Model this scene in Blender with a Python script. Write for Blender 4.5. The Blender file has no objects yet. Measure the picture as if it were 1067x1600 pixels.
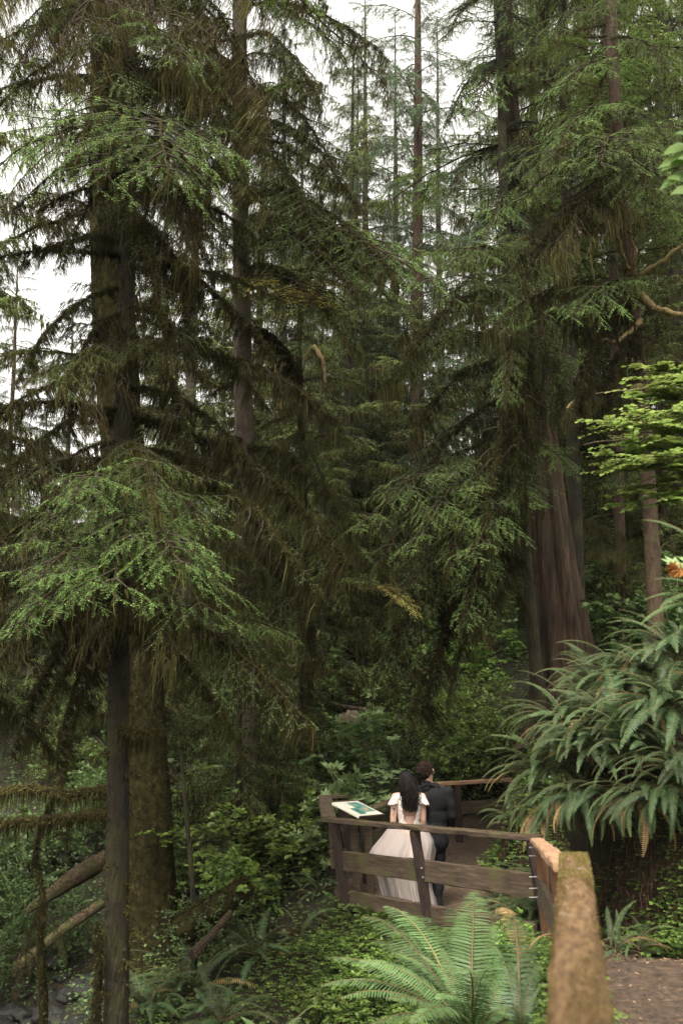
import bpy, math, random
import numpy as np
from mathutils import Vector, Matrix, Euler
random.seed(5); rng = np.random.default_rng(5)
sc = bpy.context.scene
COL = sc.collection

# ------------------------------------------------------------------ camera
W, H, F = 1067., 1600., 1555.
CAMZ, PITCH = 3.4, math.atan(200 / 1555.)
cd = bpy.data.cameras.new('camera'); cam = bpy.data.objects.new('camera', cd); COL.objects.link(cam)
cam.location = (0, 0, CAMZ); cam.rotation_euler = (math.pi / 2 + PITCH, 0, 0)
cd.sensor_fit = 'VERTICAL'; cd.sensor_height = 36; cd.lens = 35
cd.clip_start = .05; cd.clip_end = 600
cd.dof.use_dof = True; cd.dof.focus_distance = 12.4; cd.dof.aperture_fstop = 2.5
sc.camera = cam
def P(px, py, D):
    """world point seen at photo pixel (px, py) at distance D along the valley"""
    cx, cy = (px - W / 2) / F, -(py - H / 2) / F
    d = (cx, math.cos(PITCH) - cy * math.sin(PITCH), math.sin(PITCH) + cy * math.cos(PITCH))
    k = D / d[1]
    return np.array([d[0] * k, D, CAMZ + d[2] * k])
# ------------------------------------------------------------------ light
SUN_EL, SUN_AZ = 62, 200
w = bpy.data.worlds.new('World'); sc.world = w; w.use_nodes = True
nt = w.node_tree; bg = nt.nodes['Background']
sky = nt.nodes.new('ShaderNodeTexSky'); sky.sky_type = 'NISHITA'; sky.sun_disc = False
sky.sun_elevation = math.radians(SUN_EL); sky.sun_rotation = math.radians(SUN_AZ)
sky.air_density = 1.0; sky.dust_density = 4.0; sky.ozone_density = 1.0
hs = nt.nodes.new('ShaderNodeHueSaturation'); hs.inputs['Saturation'].default_value = 0.0
nt.links.new(sky.outputs[0], hs.inputs['Color'])
wb = nt.nodes.new('ShaderNodeMix'); wb.data_type = 'RGBA'; wb.blend_type = 'MULTIPLY'; wb.inputs[0].default_value = 1; wb.inputs[7].default_value = (1, .975, .915, 1)   # overcast, camera balanced warm
nt.links.new(hs.outputs[0], wb.inputs[6]); nt.links.new(wb.outputs[2], bg.inputs['Color'])
bg.inputs['Strength'].default_value = 0.15
sd = bpy.data.lights.new('sun', 'SUN'); sd.energy = 1.5; sd.angle = math.radians(14); sd.color = (1, .95, .86)
sun = bpy.data.objects.new('sun', sd); COL.objects.link(sun)
_e, _a = math.radians(SUN_EL), math.radians(SUN_AZ)
sun.rotation_euler = Vector((math.sin(_a) * math.cos(_e), math.cos(_a) * math.cos(_e), math.sin(_e))).to_track_quat('Z', 'Y').to_euler()
sc.view_settings.view_transform = 'Standard'; sc.view_settings.look = 'None'
sc.view_settings.exposure = 1.95; sc.view_settings.gamma = 1
cy = sc.cycles
cy.max_bounces = 5; cy.diffuse_bounces = 2; cy.glossy_bounces = 2; cy.transmission_bounces = 3
cy.transparent_max_bounces = 4; cy.volume_bounces = 0; cy.sample_clamp_indirect = 4
HAZE = .00022
if HAZE:
    hm = bpy.data.materials.new('haze_air'); hm.use_nodes = True; _t = hm.node_tree; _t.nodes.clear(); _v = _t.nodes.new('ShaderNodeVolumePrincipled'); _o = _t.nodes.new('ShaderNodeOutputMaterial')
    _v.inputs['Color'].default_value = (.93, .95, .92, 1); _v.inputs['Density'].default_value = HAZE; _v.inputs['Anisotropy'].default_value = .3; _t.links.new(_v.outputs[0], _o.inputs['Volume'])
cy.use_denoising = True; cy.caustics_reflective = False; cy.caustics_refractive = False
cy.use_adaptive_sampling = True; cy.adaptive_threshold = .02

# ------------------------------------------------------------------ materials
def _new(name):
    m = bpy.data.materials.new(name); m.use_nodes = True
    t = m.node_tree; t.nodes.clear(); return m, t, t.nodes, t.links
def _n(N, k, **kw):
    n = N.new(k)
    for a, b in kw.items(): setattr(n, a, b)
    return n
def _ramp(N, stops):
    r = N.new('ShaderNodeValToRGB'); e = r.color_ramp.elements
    e[0].position, e[0].color = stops[0][0], (*stops[0][1], 1)
    e[1].position, e[1].color = stops[-1][0], (*stops[-1][1], 1)
    for p, c in stops[1:-1]:
        x = e.new(p); x.color = (*c, 1)
    return r
def solid(name, stops, scale=6, stretch=(1, 1, 1), rough=.85, bump=.4, bscale=None, detail=8, dist=.01, second=None, spec=.3, vor=0):
    m, t, N, L = _new(name)
    tc = _n(N, 'ShaderNodeTexCoord'); mp = _n(N, 'ShaderNodeMapping'); mp.inputs['Scale'].default_value = stretch
    L.new(tc.outputs['Object'], mp.inputs['Vector'])
    n1 = _n(N, 'ShaderNodeTexNoise'); n1.inputs['Scale'].default_value = scale; n1.inputs['Detail'].default_value = detail; n1.inputs['Roughness'].default_value = .65
    L.new(mp.outputs[0], n1.inputs['Vector'])
    r = _ramp(N, stops); L.new(n1.outputs['Fac'], r.inputs[0]); colr = r.outputs[0]
    if second:   # (colour, noise scale, lo, hi)
        n2 = _n(N, 'ShaderNodeTexNoise'); n2.inputs['Scale'].default_value = second[1]; n2.inputs['Detail'].default_value = 6
        L.new(tc.outputs['Object'], n2.inputs['Vector'])
        r2 = _ramp(N, [(second[2], (0, 0, 0)), (second[3], (1, 1, 1))]); L.new(n2.outputs['Fac'], r2.inputs[0])
        mx = _n(N, 'ShaderNodeMix', data_type='RGBA'); L.new(r2.outputs[0], mx.inputs[0]); L.new(colr, mx.inputs[6]); mx.inputs[7].default_value = (*second[0], 1)
        colr = mx.outputs[2]
    b = _n(N, 'ShaderNodeBsdfPrincipled'); b.inputs['Roughness'].default_value = rough; b.inputs['Specular IOR Level'].default_value = spec
    L.new(colr, b.inputs['Base Color'])
    nb = _n(N, 'ShaderNodeTexNoise'); nb.inputs['Scale'].default_value = bscale or scale * 3; nb.inputs['Detail'].default_value = 10; nb.inputs['Roughness'].default_value = .7
    L.new(mp.outputs[0], nb.inputs['Vector'])
    hgt = nb.outputs['Fac']
    if vor:
        v = _n(N, 'ShaderNodeTexVoronoi', feature='DISTANCE_TO_EDGE'); v.inputs['Scale'].default_value = vor; L.new(mp.outputs[0], v.inputs['Vector'])
        ad = _n(N, 'ShaderNodeMath', operation='ADD'); L.new(v.outputs[0], ad.inputs[0]); L.new(nb.outputs['Fac'], ad.inputs[1]); hgt = ad.outputs[0]
    bp = _n(N, 'ShaderNodeBump'); bp.inputs['Strength'].default_value = bump; bp.inputs['Distance'].default_value = dist
    L.new(hgt, bp.inputs['Height']); L.new(bp.outputs[0], b.inputs['Normal'])
    o = _n(N, 'ShaderNodeOutputMaterial'); L.new(b.outputs[0], o.inputs[0]); return m
def leafy(name, stops, transl=.35, rough=.5, spec=.25, vary=.25):
    """leaf colour follows the face attribute 't' (age of the growth, with sky light painted onto bough tips), plus object-level variation"""
    m, t, N, L = _new(name)
    at = _n(N, 'ShaderNodeAttribute', attribute_name='t'); oi = _n(N, 'ShaderNodeObjectInfo')
    tc = _n(N, 'ShaderNodeTexCoord'); ns = _n(N, 'ShaderNodeTexNoise'); ns.inputs['Scale'].default_value = 1.7; ns.inputs['Detail'].default_value = 3
    L.new(tc.outputs['Object'], ns.inputs['Vector'])
    a = _n(N, 'ShaderNodeMath', operation='MULTIPLY_ADD'); L.new(ns.outputs['Fac'], a.inputs[0]); a.inputs[1].default_value = vary * 2; a.inputs[2].default_value = -vary
    a2 = _n(N, 'ShaderNodeMath', operation='ADD'); L.new(a.outputs[0], a2.inputs[0]); L.new(at.outputs['Fac'], a2.inputs[1])
    r = _ramp(N, stops); L.new(a2.outputs[0], r.inputs[0])
    h = _n(N, 'ShaderNodeHueSaturation'); L.new(r.outputs[0], h.inputs['Color'])
    mr = _n(N, 'ShaderNodeMapRange'); L.new(oi.outputs['Random'], mr.inputs[0]); mr.inputs[3].default_value = .6; mr.inputs[4].default_value = 1.35
    L.new(mr.outputs[0], h.inputs['Value'])
    mh = _n(N, 'ShaderNodeMapRange'); L.new(oi.outputs['Random'], mh.inputs[0]); mh.inputs[3].default_value = .485; mh.inputs[4].default_value = .512
    L.new(mh.outputs[0], h.inputs['Hue'])
    b = _n(N, 'ShaderNodeBsdfPrincipled'); b.inputs['Roughness'].default_value = rough; b.inputs['Specular IOR Level'].default_value = spec
    L.new(h.outputs[0], b.inputs['Base Color'])
    o = _n(N, 'ShaderNodeOutputMaterial')
    if transl > 0:
        tr = _n(N, 'ShaderNodeBsdfTranslucent'); g = _n(N, 'ShaderNodeHueSaturation'); g.inputs['Value'].default_value = 1.5; g.inputs['Hue'].default_value = .49
        L.new(h.outputs[0], g.inputs['Color']); L.new(g.outputs[0], tr.inputs[0])
        ms = _n(N, 'ShaderNodeMixShader'); ms.inputs[0].default_value = transl; L.new(b.outputs[0], ms.inputs[1]); L.new(tr.outputs[0], ms.inputs[2]); L.new(ms.outputs[0], o.inputs[0])
    else: L.new(b.outputs[0], o.inputs[0])
    return m
M = {}
M['needle'] = leafy('hemlock_needles', [(0, (.028, .044, .012)), (.45, (.074, .126, .028)), (1, (.165, .27, .065))], transl=.4)
M['needle_brown'] = leafy('browned_needles', [(0, (.035, .024, .010)), (.5, (.09, .055, .025)), (1, (.17, .11, .05))])
M['needle_gold'] = leafy('golden_needles', [(0, (.12, .11, .02)), (1, (.30, .25, .06))])
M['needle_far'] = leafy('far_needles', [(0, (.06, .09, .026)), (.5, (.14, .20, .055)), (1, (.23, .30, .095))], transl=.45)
M['cedar_green'] = leafy('cedar_foliage', [(0, (.035, .055, .030)), (.5, (.07, .10, .055)), (1, (.13, .17, .095))])
M['moss'] = leafy('hanging_moss', [(0, (.018, .017, .007)), (.5, (.048, .044, .016)), (1, (.120, .102, .038))], transl=.3, rough=.95, spec=.05)
M['twig'] = leafy('twig_bark', [(0, (.010, .008, .005)), (1, (.042, .028, .018))], transl=0, rough=.9)
M['limb'] = solid('mossy_limb', [(.3, (.010, .008, .004)), (.55, (.028, .024, .009)), (.75, (.065, .055, .020))], scale=9, bump=.9, dist=.03, bscale=40, spec=.05, rough=.95)
M['limb_pale'] = solid('pale_moss_limb', [(.3, (.12, .085, .045)), (.6, (.25, .19, .09)), (.8, (.36, .30, .16))], scale=12, bump=.9, dist=.02, bscale=40, spec=.05, rough=.95)
M['bark_dark'] = solid('dark_bark', [(.3, (.008, .006, .004)), (.6, (.026, .018, .011)), (.8, (.052, .039, .025))], scale=7, stretch=(2, 2, .5), bump=1, dist=.04, bscale=16, vor=9, second=((.036, .032, .011), 2.4, .46, .6))
M['bark_mossy'] = solid('mossy_bark', [(.35, (.010, .008, .004)), (.55, (.028, .024, .009)), (.75, (.06, .052, .018))], scale=14, stretch=(1, 1, .8), bump=1, dist=.04, bscale=30, rough=.95, spec=.05)
M['bark_pale'] = solid('pale_bark', [(.3, (.035, .024, .018)), (.55, (.085, .062, .046)), (.75, (.15, .115, .088))], scale=9, stretch=(2, 2, .6), bump=.7, dist=.02, vor=12, second=((.07, .07, .03), 1.6, .5, .7))
M['bark_red'] = solid('redcedar_bark', [(.36, (.010, .006, .003)), (.52, (.050, .028, .015)), (.68, (.105, .066, .040))], scale=7, stretch=(2.4, 2.4, .16), bump=1, dist=.04, bscale=14, second=((.035, .032, .014), 1.3, .52, .72))
M['bark_rust'] = solid('rusty_bark', [(.3, (.022, .012, .007)), (.55, (.055, .031, .019)), (.78, (.10, .06, .038))], scale=12, stretch=(2, 2, .7), bump=.8, dist=.02, vor=16, second=((.06, .055, .02), 2, .5, .68))
M['soil'] = solid('forest_floor', [(.3, (.008, .006, .004)), (.5, (.024, .017, .009)), (.7, (.05, .036, .018))], scale=5, bump=1, dist=.06, bscale=14, second=((.02, .026, .008), .9, .45, .6))
M['path'] = solid('path_dirt', [(.3, (.03, .018, .011)), (.5, (.075, .048, .031)), (.72, (.15, .10, .066))], scale=16, bump=1, dist=.03, bscale=45, second=((.055, .036, .022), 1.1, .42, .68))
M['wood_old'] = solid('weathered_rail_wood', [(.3, (.022, .014, .009)), (.55, (.065, .043, .028)), (.75, (.12, .085, .055))], scale=4, stretch=(1, 8, 8), bump=.7, dist=.01, bscale=12, second=((.062, .054, .02), 3, .5, .68))
M['wood_post'] = solid('dark_post_wood', [(.3, (.008, .005, .004)), (.55, (.025, .014, .010)), (.75, (.055, .034, .025))], scale=5, stretch=(6, 6, 1), bump=.6, dist=.008, bscale=10)
M['wood_moss'] = solid('mossy_rail_top', [(.30, (.045, .024, .011)), (.5, (.175, .098, .040)), (.70, (.30, .185, .085))], scale=9, stretch=(1.2, 5, 5), bump=1, dist=.02, bscale=60, detail=12, second=((.30, .26, .19), 5, .66, .74))
M['wood_fresh'] = solid('fresh_cut_wood', [(.3, (.16, .085, .045)), (.6, (.27, .16, .09)), (.8, (.36, .23, .14))], scale=3, stretch=(1, 9, 9), bump=.4, dist=.005, bscale=10)
M['wood_brown'] = solid('brown_treated_post', [(.3, (.065, .028, .014)), (.6, (.13, .062, .032)), (.8, (.19, .10, .055))], scale=3, stretch=(9, 9, 1), bump=.4, dist=.005, bscale=10)
M['log'] = solid('rotting_log', [(.3, (.015, .010, .006)), (.5, (.06, .038, .02)), (.72, (.16, .115, .062))], scale=5, stretch=(1.2, 5, 5), bump=1, dist=.03, bscale=9, second=((.05, .05, .015), 2, .45, .62))
M['red_rot'] = solid('rotten_red_wood', [(.3, (.05, .022, .014)), (.55, (.13, .065, .042)), (.78, (.23, .14, .095))], scale=5, bump=1, dist=.05, bscale=14, stretch=(2, 2, .7))
M['pale_root'] = solid('weathered_root', [(.3, (.09, .06, .04)), (.55, (.22, .16, .11)), (.78, (.38, .30, .22))], scale=6, bump=.9, dist=.03, bscale=16)
M['rootlet'] = leafy('hanging_rootlets', [(0, (.012, .006, .004)), (.5, (.035, .017, .010)), (1, (.085, .045, .027))], transl=0, rough=.95)
M['rock'] = solid('wet_rock', [(.3, (.008, .007, .006)), (.6, (.02, .018, .015)), (.8, (.04, .036, .03))], scale=4, bump=.8, dist=.03, rough=.6, spec=.3)
M['fern'] = leafy('sword_fern', [(0, (.02, .038, .015)), (.5, (.045, .080, .030)), (1, (.085, .14, .050))], transl=.28, rough=.5, spec=.28)
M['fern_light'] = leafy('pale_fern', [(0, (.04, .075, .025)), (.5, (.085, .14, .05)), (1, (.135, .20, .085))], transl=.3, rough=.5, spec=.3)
M['fern_dead'] = leafy('dead_fern', [(0, (.14, .08, .03)), (.5, (.28, .18, .08)), (1, (.45, .33, .17))], transl=.3, rough=.8)
M['rachis'] = leafy('fern_stem', [(0, (.05, .035, .015)), (1, (.16, .12, .05))], transl=0, rough=.7)
M['leaf'] = leafy('broad_leaf', [(0, (.04, .068, .014)), (.5, (.10, .16, .030)), (1, (.19, .27, .06))], transl=.4, rough=.45, spec=.35)
M['leaf_dark'] = leafy('small_dark_leaf', [(0, (.028, .046, .014)), (.5, (.065, .105, .030)), (1, (.13, .19, .055))], transl=.3, rough=.4, spec=.4)
M['leaf_pale'] = leafy('pale_big_leaf', [(0, (.10, .15, .055)), (.5, (.18, .245, .10)), (1, (.26, .33, .15))], transl=.35, rough=.5)
M['leaf_maple'] = leafy('maple_leaf', [(0, (.06, .095, .018)), (.5, (.12, .18, .038)), (1, (.23, .28, .08))], transl=.45, rough=.45)
M['leaf_blade'] = leafy('bright_blade_leaf', [(0, (.09, .20, .03)), (1, (.22, .36, .10))], transl=.5, rough=.35, spec=.5)
M['leaf_orange'] = leafy('orange_leaf', [(0, (.16, .055, .015)), (1, (.34, .16, .045))], transl=.3, rough=.7)
M['litter'] = leafy('dead_leaf_bits', [(0, (.02, .012, .007)), (.5, (.09, .055, .03)), (1, (.28, .19, .11))], transl=.1, rough=.9)
M['oxalis'] = leafy('oxalis_leaf', [(0, (.022, .040, .010)), (.5, (.07, .115, .024)), (1, (.18, .27, .06))], transl=.4, rough=.5)

# ------------------------------------------------------------------ mesh builders
class MB:
    def __init__(s): s.V = []; s.n = 0; s.F = []
    def add(s, V, Fc, mat=0, t=0., smooth=False):
        V = np.asarray(V, float).reshape(-1, 3); Fc = np.asarray(Fc, np.int64)
        s.V.append(V); s.F.append((Fc + s.n, mat, np.broadcast_to(np.asarray(t, float), (len(Fc),)), smooth)); s.n += len(V)
    def arrays(s):
        V = np.concatenate(s.V); q = {}
        for k in (3, 4):
            f = [x for x in s.F if x[0].shape[1] == k]
            if f: q[k] = (np.concatenate([x[0] for x in f]), np.concatenate([np.full(len(x[0]), x[1]) for x in f]),
                          np.concatenate([x[2] for x in f]), np.concatenate([np.full(len(x[0]), x[3]) for x in f]))
        return V, q
    def mesh(s, name, mats):
        return mesh_of(name, *s.arrays(), mats)
    def obj(s, name, mats, parent=None, loc=None):
        return link(name, s.mesh(name, mats), parent, loc)
def mesh_of(name, V, q, mats):
    me = bpy.data.meshes.new(name); ks = sorted(q)
    idx = np.concatenate([q[k][0].ravel() for k in ks]); tot = np.concatenate([np.full(len(q[k][0]), k) for k in ks])
    me.vertices.add(len(V)); me.vertices.foreach_set('co', V.astype(np.float32).ravel())
    me.loops.add(len(idx)); me.loops.foreach_set('vertex_index', idx.astype(np.int32))
    me.polygons.add(len(tot)); me.polygons.foreach_set('loop_start', np.concatenate([[0], np.cumsum(tot)[:-1]]).astype(np.int32))
    me.polygons.foreach_set('material_index', np.concatenate([q[k][1] for k in ks]).astype(np.int32))
    me.polygons.foreach_set('use_smooth', np.concatenate([q[k][3] for k in ks]).astype(bool))
    a = me.attributes.new('t', 'FLOAT', 'FACE'); a.data.foreach_set('value', np.concatenate([q[k][2] for k in ks]).astype(np.float32))
    for m in mats: me.materials.append(M[m] if isinstance(m, str) else m)
    me.update(calc_edges=True); return me
def link(name, me, parent=None, loc=None):
    o = bpy.data.objects.new(name, me); COL.objects.link(o)
    if parent is not None: o.parent = parent
    if loc is not None: o.location = loc
    return o
def tag(o, label=None, cat=None, group=None, kind=None):
    for k, v in (('label', label), ('category', cat), ('group', group), ('kind', kind)):
        if v: o[k] = v
    return o
def thing(name, loc, label, cat, group=None):
    return tag(link(name, None, None, tuple(loc)), label, cat, group)
def nrm(v): v = np.asarray(v, float); return v / (np.linalg.norm(v, axis=-1, keepdims=True) + 1e-9)
Z = np.array([0, 0, 1.])
def frames(pts):
    T = nrm(np.gradient(pts, axis=0)); ref = Z if abs(T[0][2]) < .9 else np.array([1., 0, 0])
    U = np.empty_like(T); u = nrm(np.cross(ref, T[0]))
    for i in range(len(T)):
        u = nrm(u - T[i] * np.dot(u, T[i])); U[i] = u
    return T, U, np.cross(T, U)
def tube(mb, pts, r, sides=6, mat=0, t=0., lump=0, cap=False, smooth=True, flat=1.):
    pts = np.asarray(pts, float); k = len(pts); r = np.broadcast_to(np.asarray(r, float), (k,))
    T, U, B = frames(pts); a = np.linspace(0, 2 * np.pi, sides, endpoint=False)
    R = r[:, None] * np.ones(sides)
    if lump: R = R * (1 + lump * (rng.random((k, sides)) - .4))
    V = pts[:, None] + R[..., None] * (np.cos(a)[None, :, None] * U[:, None] + flat * np.sin(a)[None, :, None] * B[:, None])
    i = np.arange(k - 1)[:, None] * sides; j = np.arange(sides)[None]; j2 = (j + 1) % sides
    Fq = np.stack([i + j, i + j2, i + sides + j2, i + sides + j], -1).reshape(-1, 4)
    mb.add(V, Fq, mat, t, smooth)
    if cap:
        for e, ring in ((0, 0), (1, (k - 1) * sides)):
            c = pts[-1 if e else 0]; ids = np.arange(sides) + ring
            VV = np.vstack([V.reshape(-1, 3)[ids], c]); jj = np.arange(sides)
            tri = np.stack([jj, (jj + 1) % sides, np.full(sides, sides)], -1)
            mb.add(VV, tri if e else tri[:, ::-1], mat, t, False)
def stamp(mb, TV, TF, pos, X, N, s, mat=0, t=0., smooth=False):
    """a small leaf shape TV/TF put at many places: pos, pointing along X with normal N, scale s"""
    pos = np.asarray(pos).reshape(-1, 3); n = len(pos)
    if n == 0: return
    X = nrm(X); N = nrm(N - X * np.sum(N * X, -1, keepdims=True)); Y = np.cross(N, X)
    s = np.broadcast_to(np.asarray(s, float), (n,)) if np.ndim(s) < 2 else s
    S = s[:, None, None] if np.ndim(s) == 1 else s[:, None, :]
    TV = np.asarray(TV, float); TT = TV[None] * S
    V = pos[:, None] + TT[..., 0:1] * X[:, None] + TT[..., 1:2] * Y[:, None] + TT[..., 2:3] * N[:, None]
    TF = np.asarray(TF); Fc = (TF[None] + np.arange(n)[:, None, None] * len(TV)).reshape(-1, TF.shape[1])
    mb.add(V, Fc, mat, np.repeat(np.broadcast_to(np.asarray(t, float), (n,)), len(TF)), smooth)
KITE = (np.array([(0, 0, 0), (.45, .5, 0), (1, 0, 0), (.45, -.5, 0)]), np.array([(0, 1, 2, 3)]))     # needle / leaflet, width scaled on y
OVATE = (np.array([(0, 0, 0), (.3, .36, .05), (.7, .27, .04), (1, 0, -.06), (.7, -.27, .04), (.3, -.36, .05), (.35, 0, -.01), (.7, 0, -.02)]),
         np.array([(0, 6, 1, 1), (0, 5, 6, 6), (6, 7, 2, 1), (7, 3, 2, 2), (6, 5, 4, 7), (7, 4, 3, 3)]))
def _tri(TF): return np.array([f[:3] if f[2] == f[3] else f for f in TF.tolist()], dtype=object)
OV_V = OVATE[0]; OV_T = np.array([(0, 6, 1), (0, 5, 6), (6, 7, 2), (6, 2, 1), (7, 3, 2), (6, 5, 4), (6, 4, 7), (7, 4, 3)])
def palm_leaf(lobes=7, deep=.45, back=.35):
    V = [(0, 0, 0)]; A = np.linspace(-2.5, 2.5, lobes * 2 + 1)
    for i, a in enumerate(A):
        r = (1 if i % 2 else deep + .1) * (1 - .25 * abs(a) / 2.5)
        V.append((r * math.cos(a) * .6, r * math.sin(a) * .6, .04 * (1 if i % 2 else -1) - .05 * r))
    return np.array(V), np.array([(0, i, i + 1) for i in range(1, len(A))])
PALM = palm_leaf(); MAPLE = palm_leaf(7, .62)
def strands(mb, pos, ln, wd, mat, t):
    """ragged strips of moss hanging down from pos"""
    pos = np.asarray(pos); n = len(pos)
    if n == 0: return
    lv = 4; fr = np.array([0, .3, .65, 1.]); wf = np.array([.8, 1., .55, .08])
    a = rng.random(n) * 6.28; S = np.stack([np.cos(a), np.sin(a), 0 * a], -1)
    C = pos[:, None] - Z * (ln[:, None] * fr)[..., None]
    wob = np.cumsum(rng.normal(0, 1, (n, lv, 3)) * (ln[:, None, None] * .05), 1); wob[..., 2] *= .3; wob[:, 0] = 0
    C = C + wob; hw = (wd[:, None] * wf)[..., None] * (.7 + .6 * rng.random((n, lv, 1))) * .5
    V = np.stack([C - S[:, None] * hw, C + S[:, None] * hw], 2).reshape(n, lv * 2, 3)
    q = np.array([(2 * i, 2 * i + 1, 2 * i + 3, 2 * i + 2) for i in range(lv - 1)])
    Fc = (q[None] + np.arange(n)[:, None, None] * lv * 2).reshape(-1, 4)
    mb.add(V, Fc, mat, np.repeat(t, lv - 1))
# ------------------------------------------------------------------ conifer boughs
class Tpl: pass
def bough(name, seed, L=3., r0=.03, rise=.12, droop=.35, nsec=32, secr=.42, secdroop=.3, ter=12, leaf=.032, lw=.011, step=.022, l0=.2,
          moss=1500, ml=.14, mw=.012, kink=.03, fuzz=0, mats=('limb', 'needle', 'moss', 'twig'), tb=.1, tg=.75, twigt=True, lumps=.3, tersides=3, leafkeep=1., mt=(.0, .8), plate=.22, skip=.12):
    global rng
    rng = np.random.default_rng(seed); mb = MB(); k = 22; s = np.linspace(0, 1, k)
    y = np.cumsum(rng.normal(0, kink, k)) * L / k * 3; y -= y[0]; zz = np.cumsum(rng.normal(0, kink, k)) * L / k * 2
    main = np.stack([L * s, y, L * (rise * s - droop * s ** 2) + zz], -1)
    tube(mb, main, r0 * (1 - s) ** .75 + .003, 7, 0, .3, lump=lumps)
    LP, LX, LN, LS, LT = [], [], [], [], []; MP = []; mt0 = []
    def needles(c, s0, keep=1.):
        ln = np.linalg.norm(np.diff(c, axis=0), axis=1).sum(); n = int(ln / step)
        if n < 2: return
        u = (np.arange(n) + rng.random(n) * .6) / n; ii = u * (len(c) - 1); i = np.clip(ii.astype(int), 0, len(c) - 2); f = (ii - i)[:, None]
        p = c[i] * (1 - f) + c[i + 1] * f; T = nrm(c[i + 1] - c[i]); S = nrm(np.cross(Z, T))
        off = rng.normal(0, .13)
        for sg in (1, -1):
            m = rng.random(n) < keep
            LP.append(p[m]); LX.append((T * .55 + S * sg * .85 + Z * rng.normal(0, .12, (n, 1)))[m])
            LN.append((Z + rng.normal(0, plate, (n, 3)))[m]); LS.append((leaf * (.65 + .6 * rng.random(n)) * (1 - .35 * u))[m]); LT.append((off + tb + tg * (s0 * .55 + .45 * u) * (.6 + .5 * rng.random(n)))[m])  # brighter toward the tips: young growth, plus sky light painted in
    for i in range(nsec):
        if rng.random() < skip: continue
        sdr = secdroop * rng.uniform(.3, 1.5)
        si = .05 + .93 * ((i + rng.random() * .6) / nsec) ** .9; x = si * (k - 1); a = min(int(x), k - 2); p = main[a] + (main[a + 1] - main[a]) * (x - a)
        T = nrm(main[a + 1] - main[a]); sg = 1 if i % 2 else -1; S = nrm(np.cross(Z, T)) * sg
        d = nrm(T * .6 + S * (.75 + .2 * rng.random()) + Z * rng.uniform(-.35, .25)); ln = secr * L * (min(si / .35, 1) ** .5 * (1 - si) ** .6 + .07) * rng.uniform(.4, 1.2)
        tt = np.linspace(0, 1, 7)[:, None]; c = p + d * ln * tt - Z * sdr * ln * tt ** 2 + np.cumsum(rng.normal(0, .02, (7, 3)), 0) * ln * (tt > 0)
        tube(mb, c, .30 * r0 * (1 - tt[:, 0]) + .0025, 4, 3, .2 + .5 * rng.random(), lump=.3)
        MP.append(c[1:-1]); green = si > l0 or rng.random() < .12
        if green: needles(c[2:], si, leafkeep)
        nt_ = int(ter * (ln / (secr * L)) + 2)
        for j in range(nt_):
            u = .12 + .86 * (j + rng.random() * .5) / nt_; b = u * 6; b0 = min(int(b), 5); q = c[b0] + (c[b0 + 1] - c[b0]) * (b - b0); T2 = nrm(c[b0 + 1] - c[b0]); s2 = nrm(np.cross(Z, T2)) * (1 if j % 2 else -1)
            l3 = (.42 * ln * (1 - u) ** .8 + .06) * rng.uniform(.6, 1.2); d2 = nrm(T2 * .65 + s2 * .75 + Z * rng.uniform(-.2, .1)); t3 = np.linspace(0, 1, 4)[:, None]
            c2 = q + d2 * l3 * t3 - Z * .3 * l3 * t3 ** 2
            if twigt: tube(mb, c2[[0, 2, 3]] if tersides == 3 else c2, [.003, .002, .0012] if tersides == 3 else .002, 3, 3, .2 + .6 * rng.random())
            if green: needles(c2, .3 * si + .7 * u, leafkeep)
            MP.append(c2[:3])
    if LP:
        LP, LX, LN, LS, LT = map(np.concatenate, (LP, LX, LN, LS, LT))
        stamp(mb, KITE[0], KITE[1], LP, LX, LN, np.stack([LS, LS * lw / leaf * 1.15, LS], -1), 1, LT)
    if moss:
        ch = MP + [main[1:]] * 6; wt = np.concatenate([np.full(len(x), g_) for x, g_ in zip(ch, rng.gamma(.7, 1., len(ch)))]); MP = np.concatenate(ch); cw = np.cumsum(wt); j = np.clip(np.searchsorted(cw, rng.random(moss) * cw[-1]), 0, len(MP) - 1); p = MP[j] + rng.normal(0, .012, (moss, 3))
        ln = np.clip(rng.exponential(ml, moss) * (.45 + .5 * np.minimum(wt[j], 2.2)) + .03, 0, ml * 4.5); strands(mb, p, ln, mw * (.4 + 1.2 * rng.random(moss)), 2, mt[0] + mt[1] * rng.random(moss))
    if fuzz:    # moss sleeve: short blades all round the limb
        x = rng.random(fuzz) * (k - 1); a = np.clip(x.astype(int), 0, k - 2); p = main[a] + (main[a + 1] - main[a]) * (x - a)[:, None]
        dirs = nrm(rng.normal(0, 1, (fuzz, 3)) * np.array([.4, 1, 1])); rr = r0 * (1 - x / (k - 1)) ** .75
        dd = nrm(dirs - Z * .5); stamp(mb, KITE[0], KITE[1], p + dirs * rr[:, None] * .9, dd, rng.normal(0, 1, (fuzz, 3)), np.stack([.035 + .05 * rng.random(fuzz), .012 + 0 * rr, rr], -1), 2, .05 + .55 * rng.random(fuzz))
    T = Tpl(); T.arr = mb.arrays(); T.mesh = mesh_of(name, *T.arr, mats) if name else None; T.chord = main[-1].copy(); T.len = np.linalg.norm(T.chord); T.mats = mats; rng = np.random.default_rng(seed + 1000)
    return T
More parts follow.
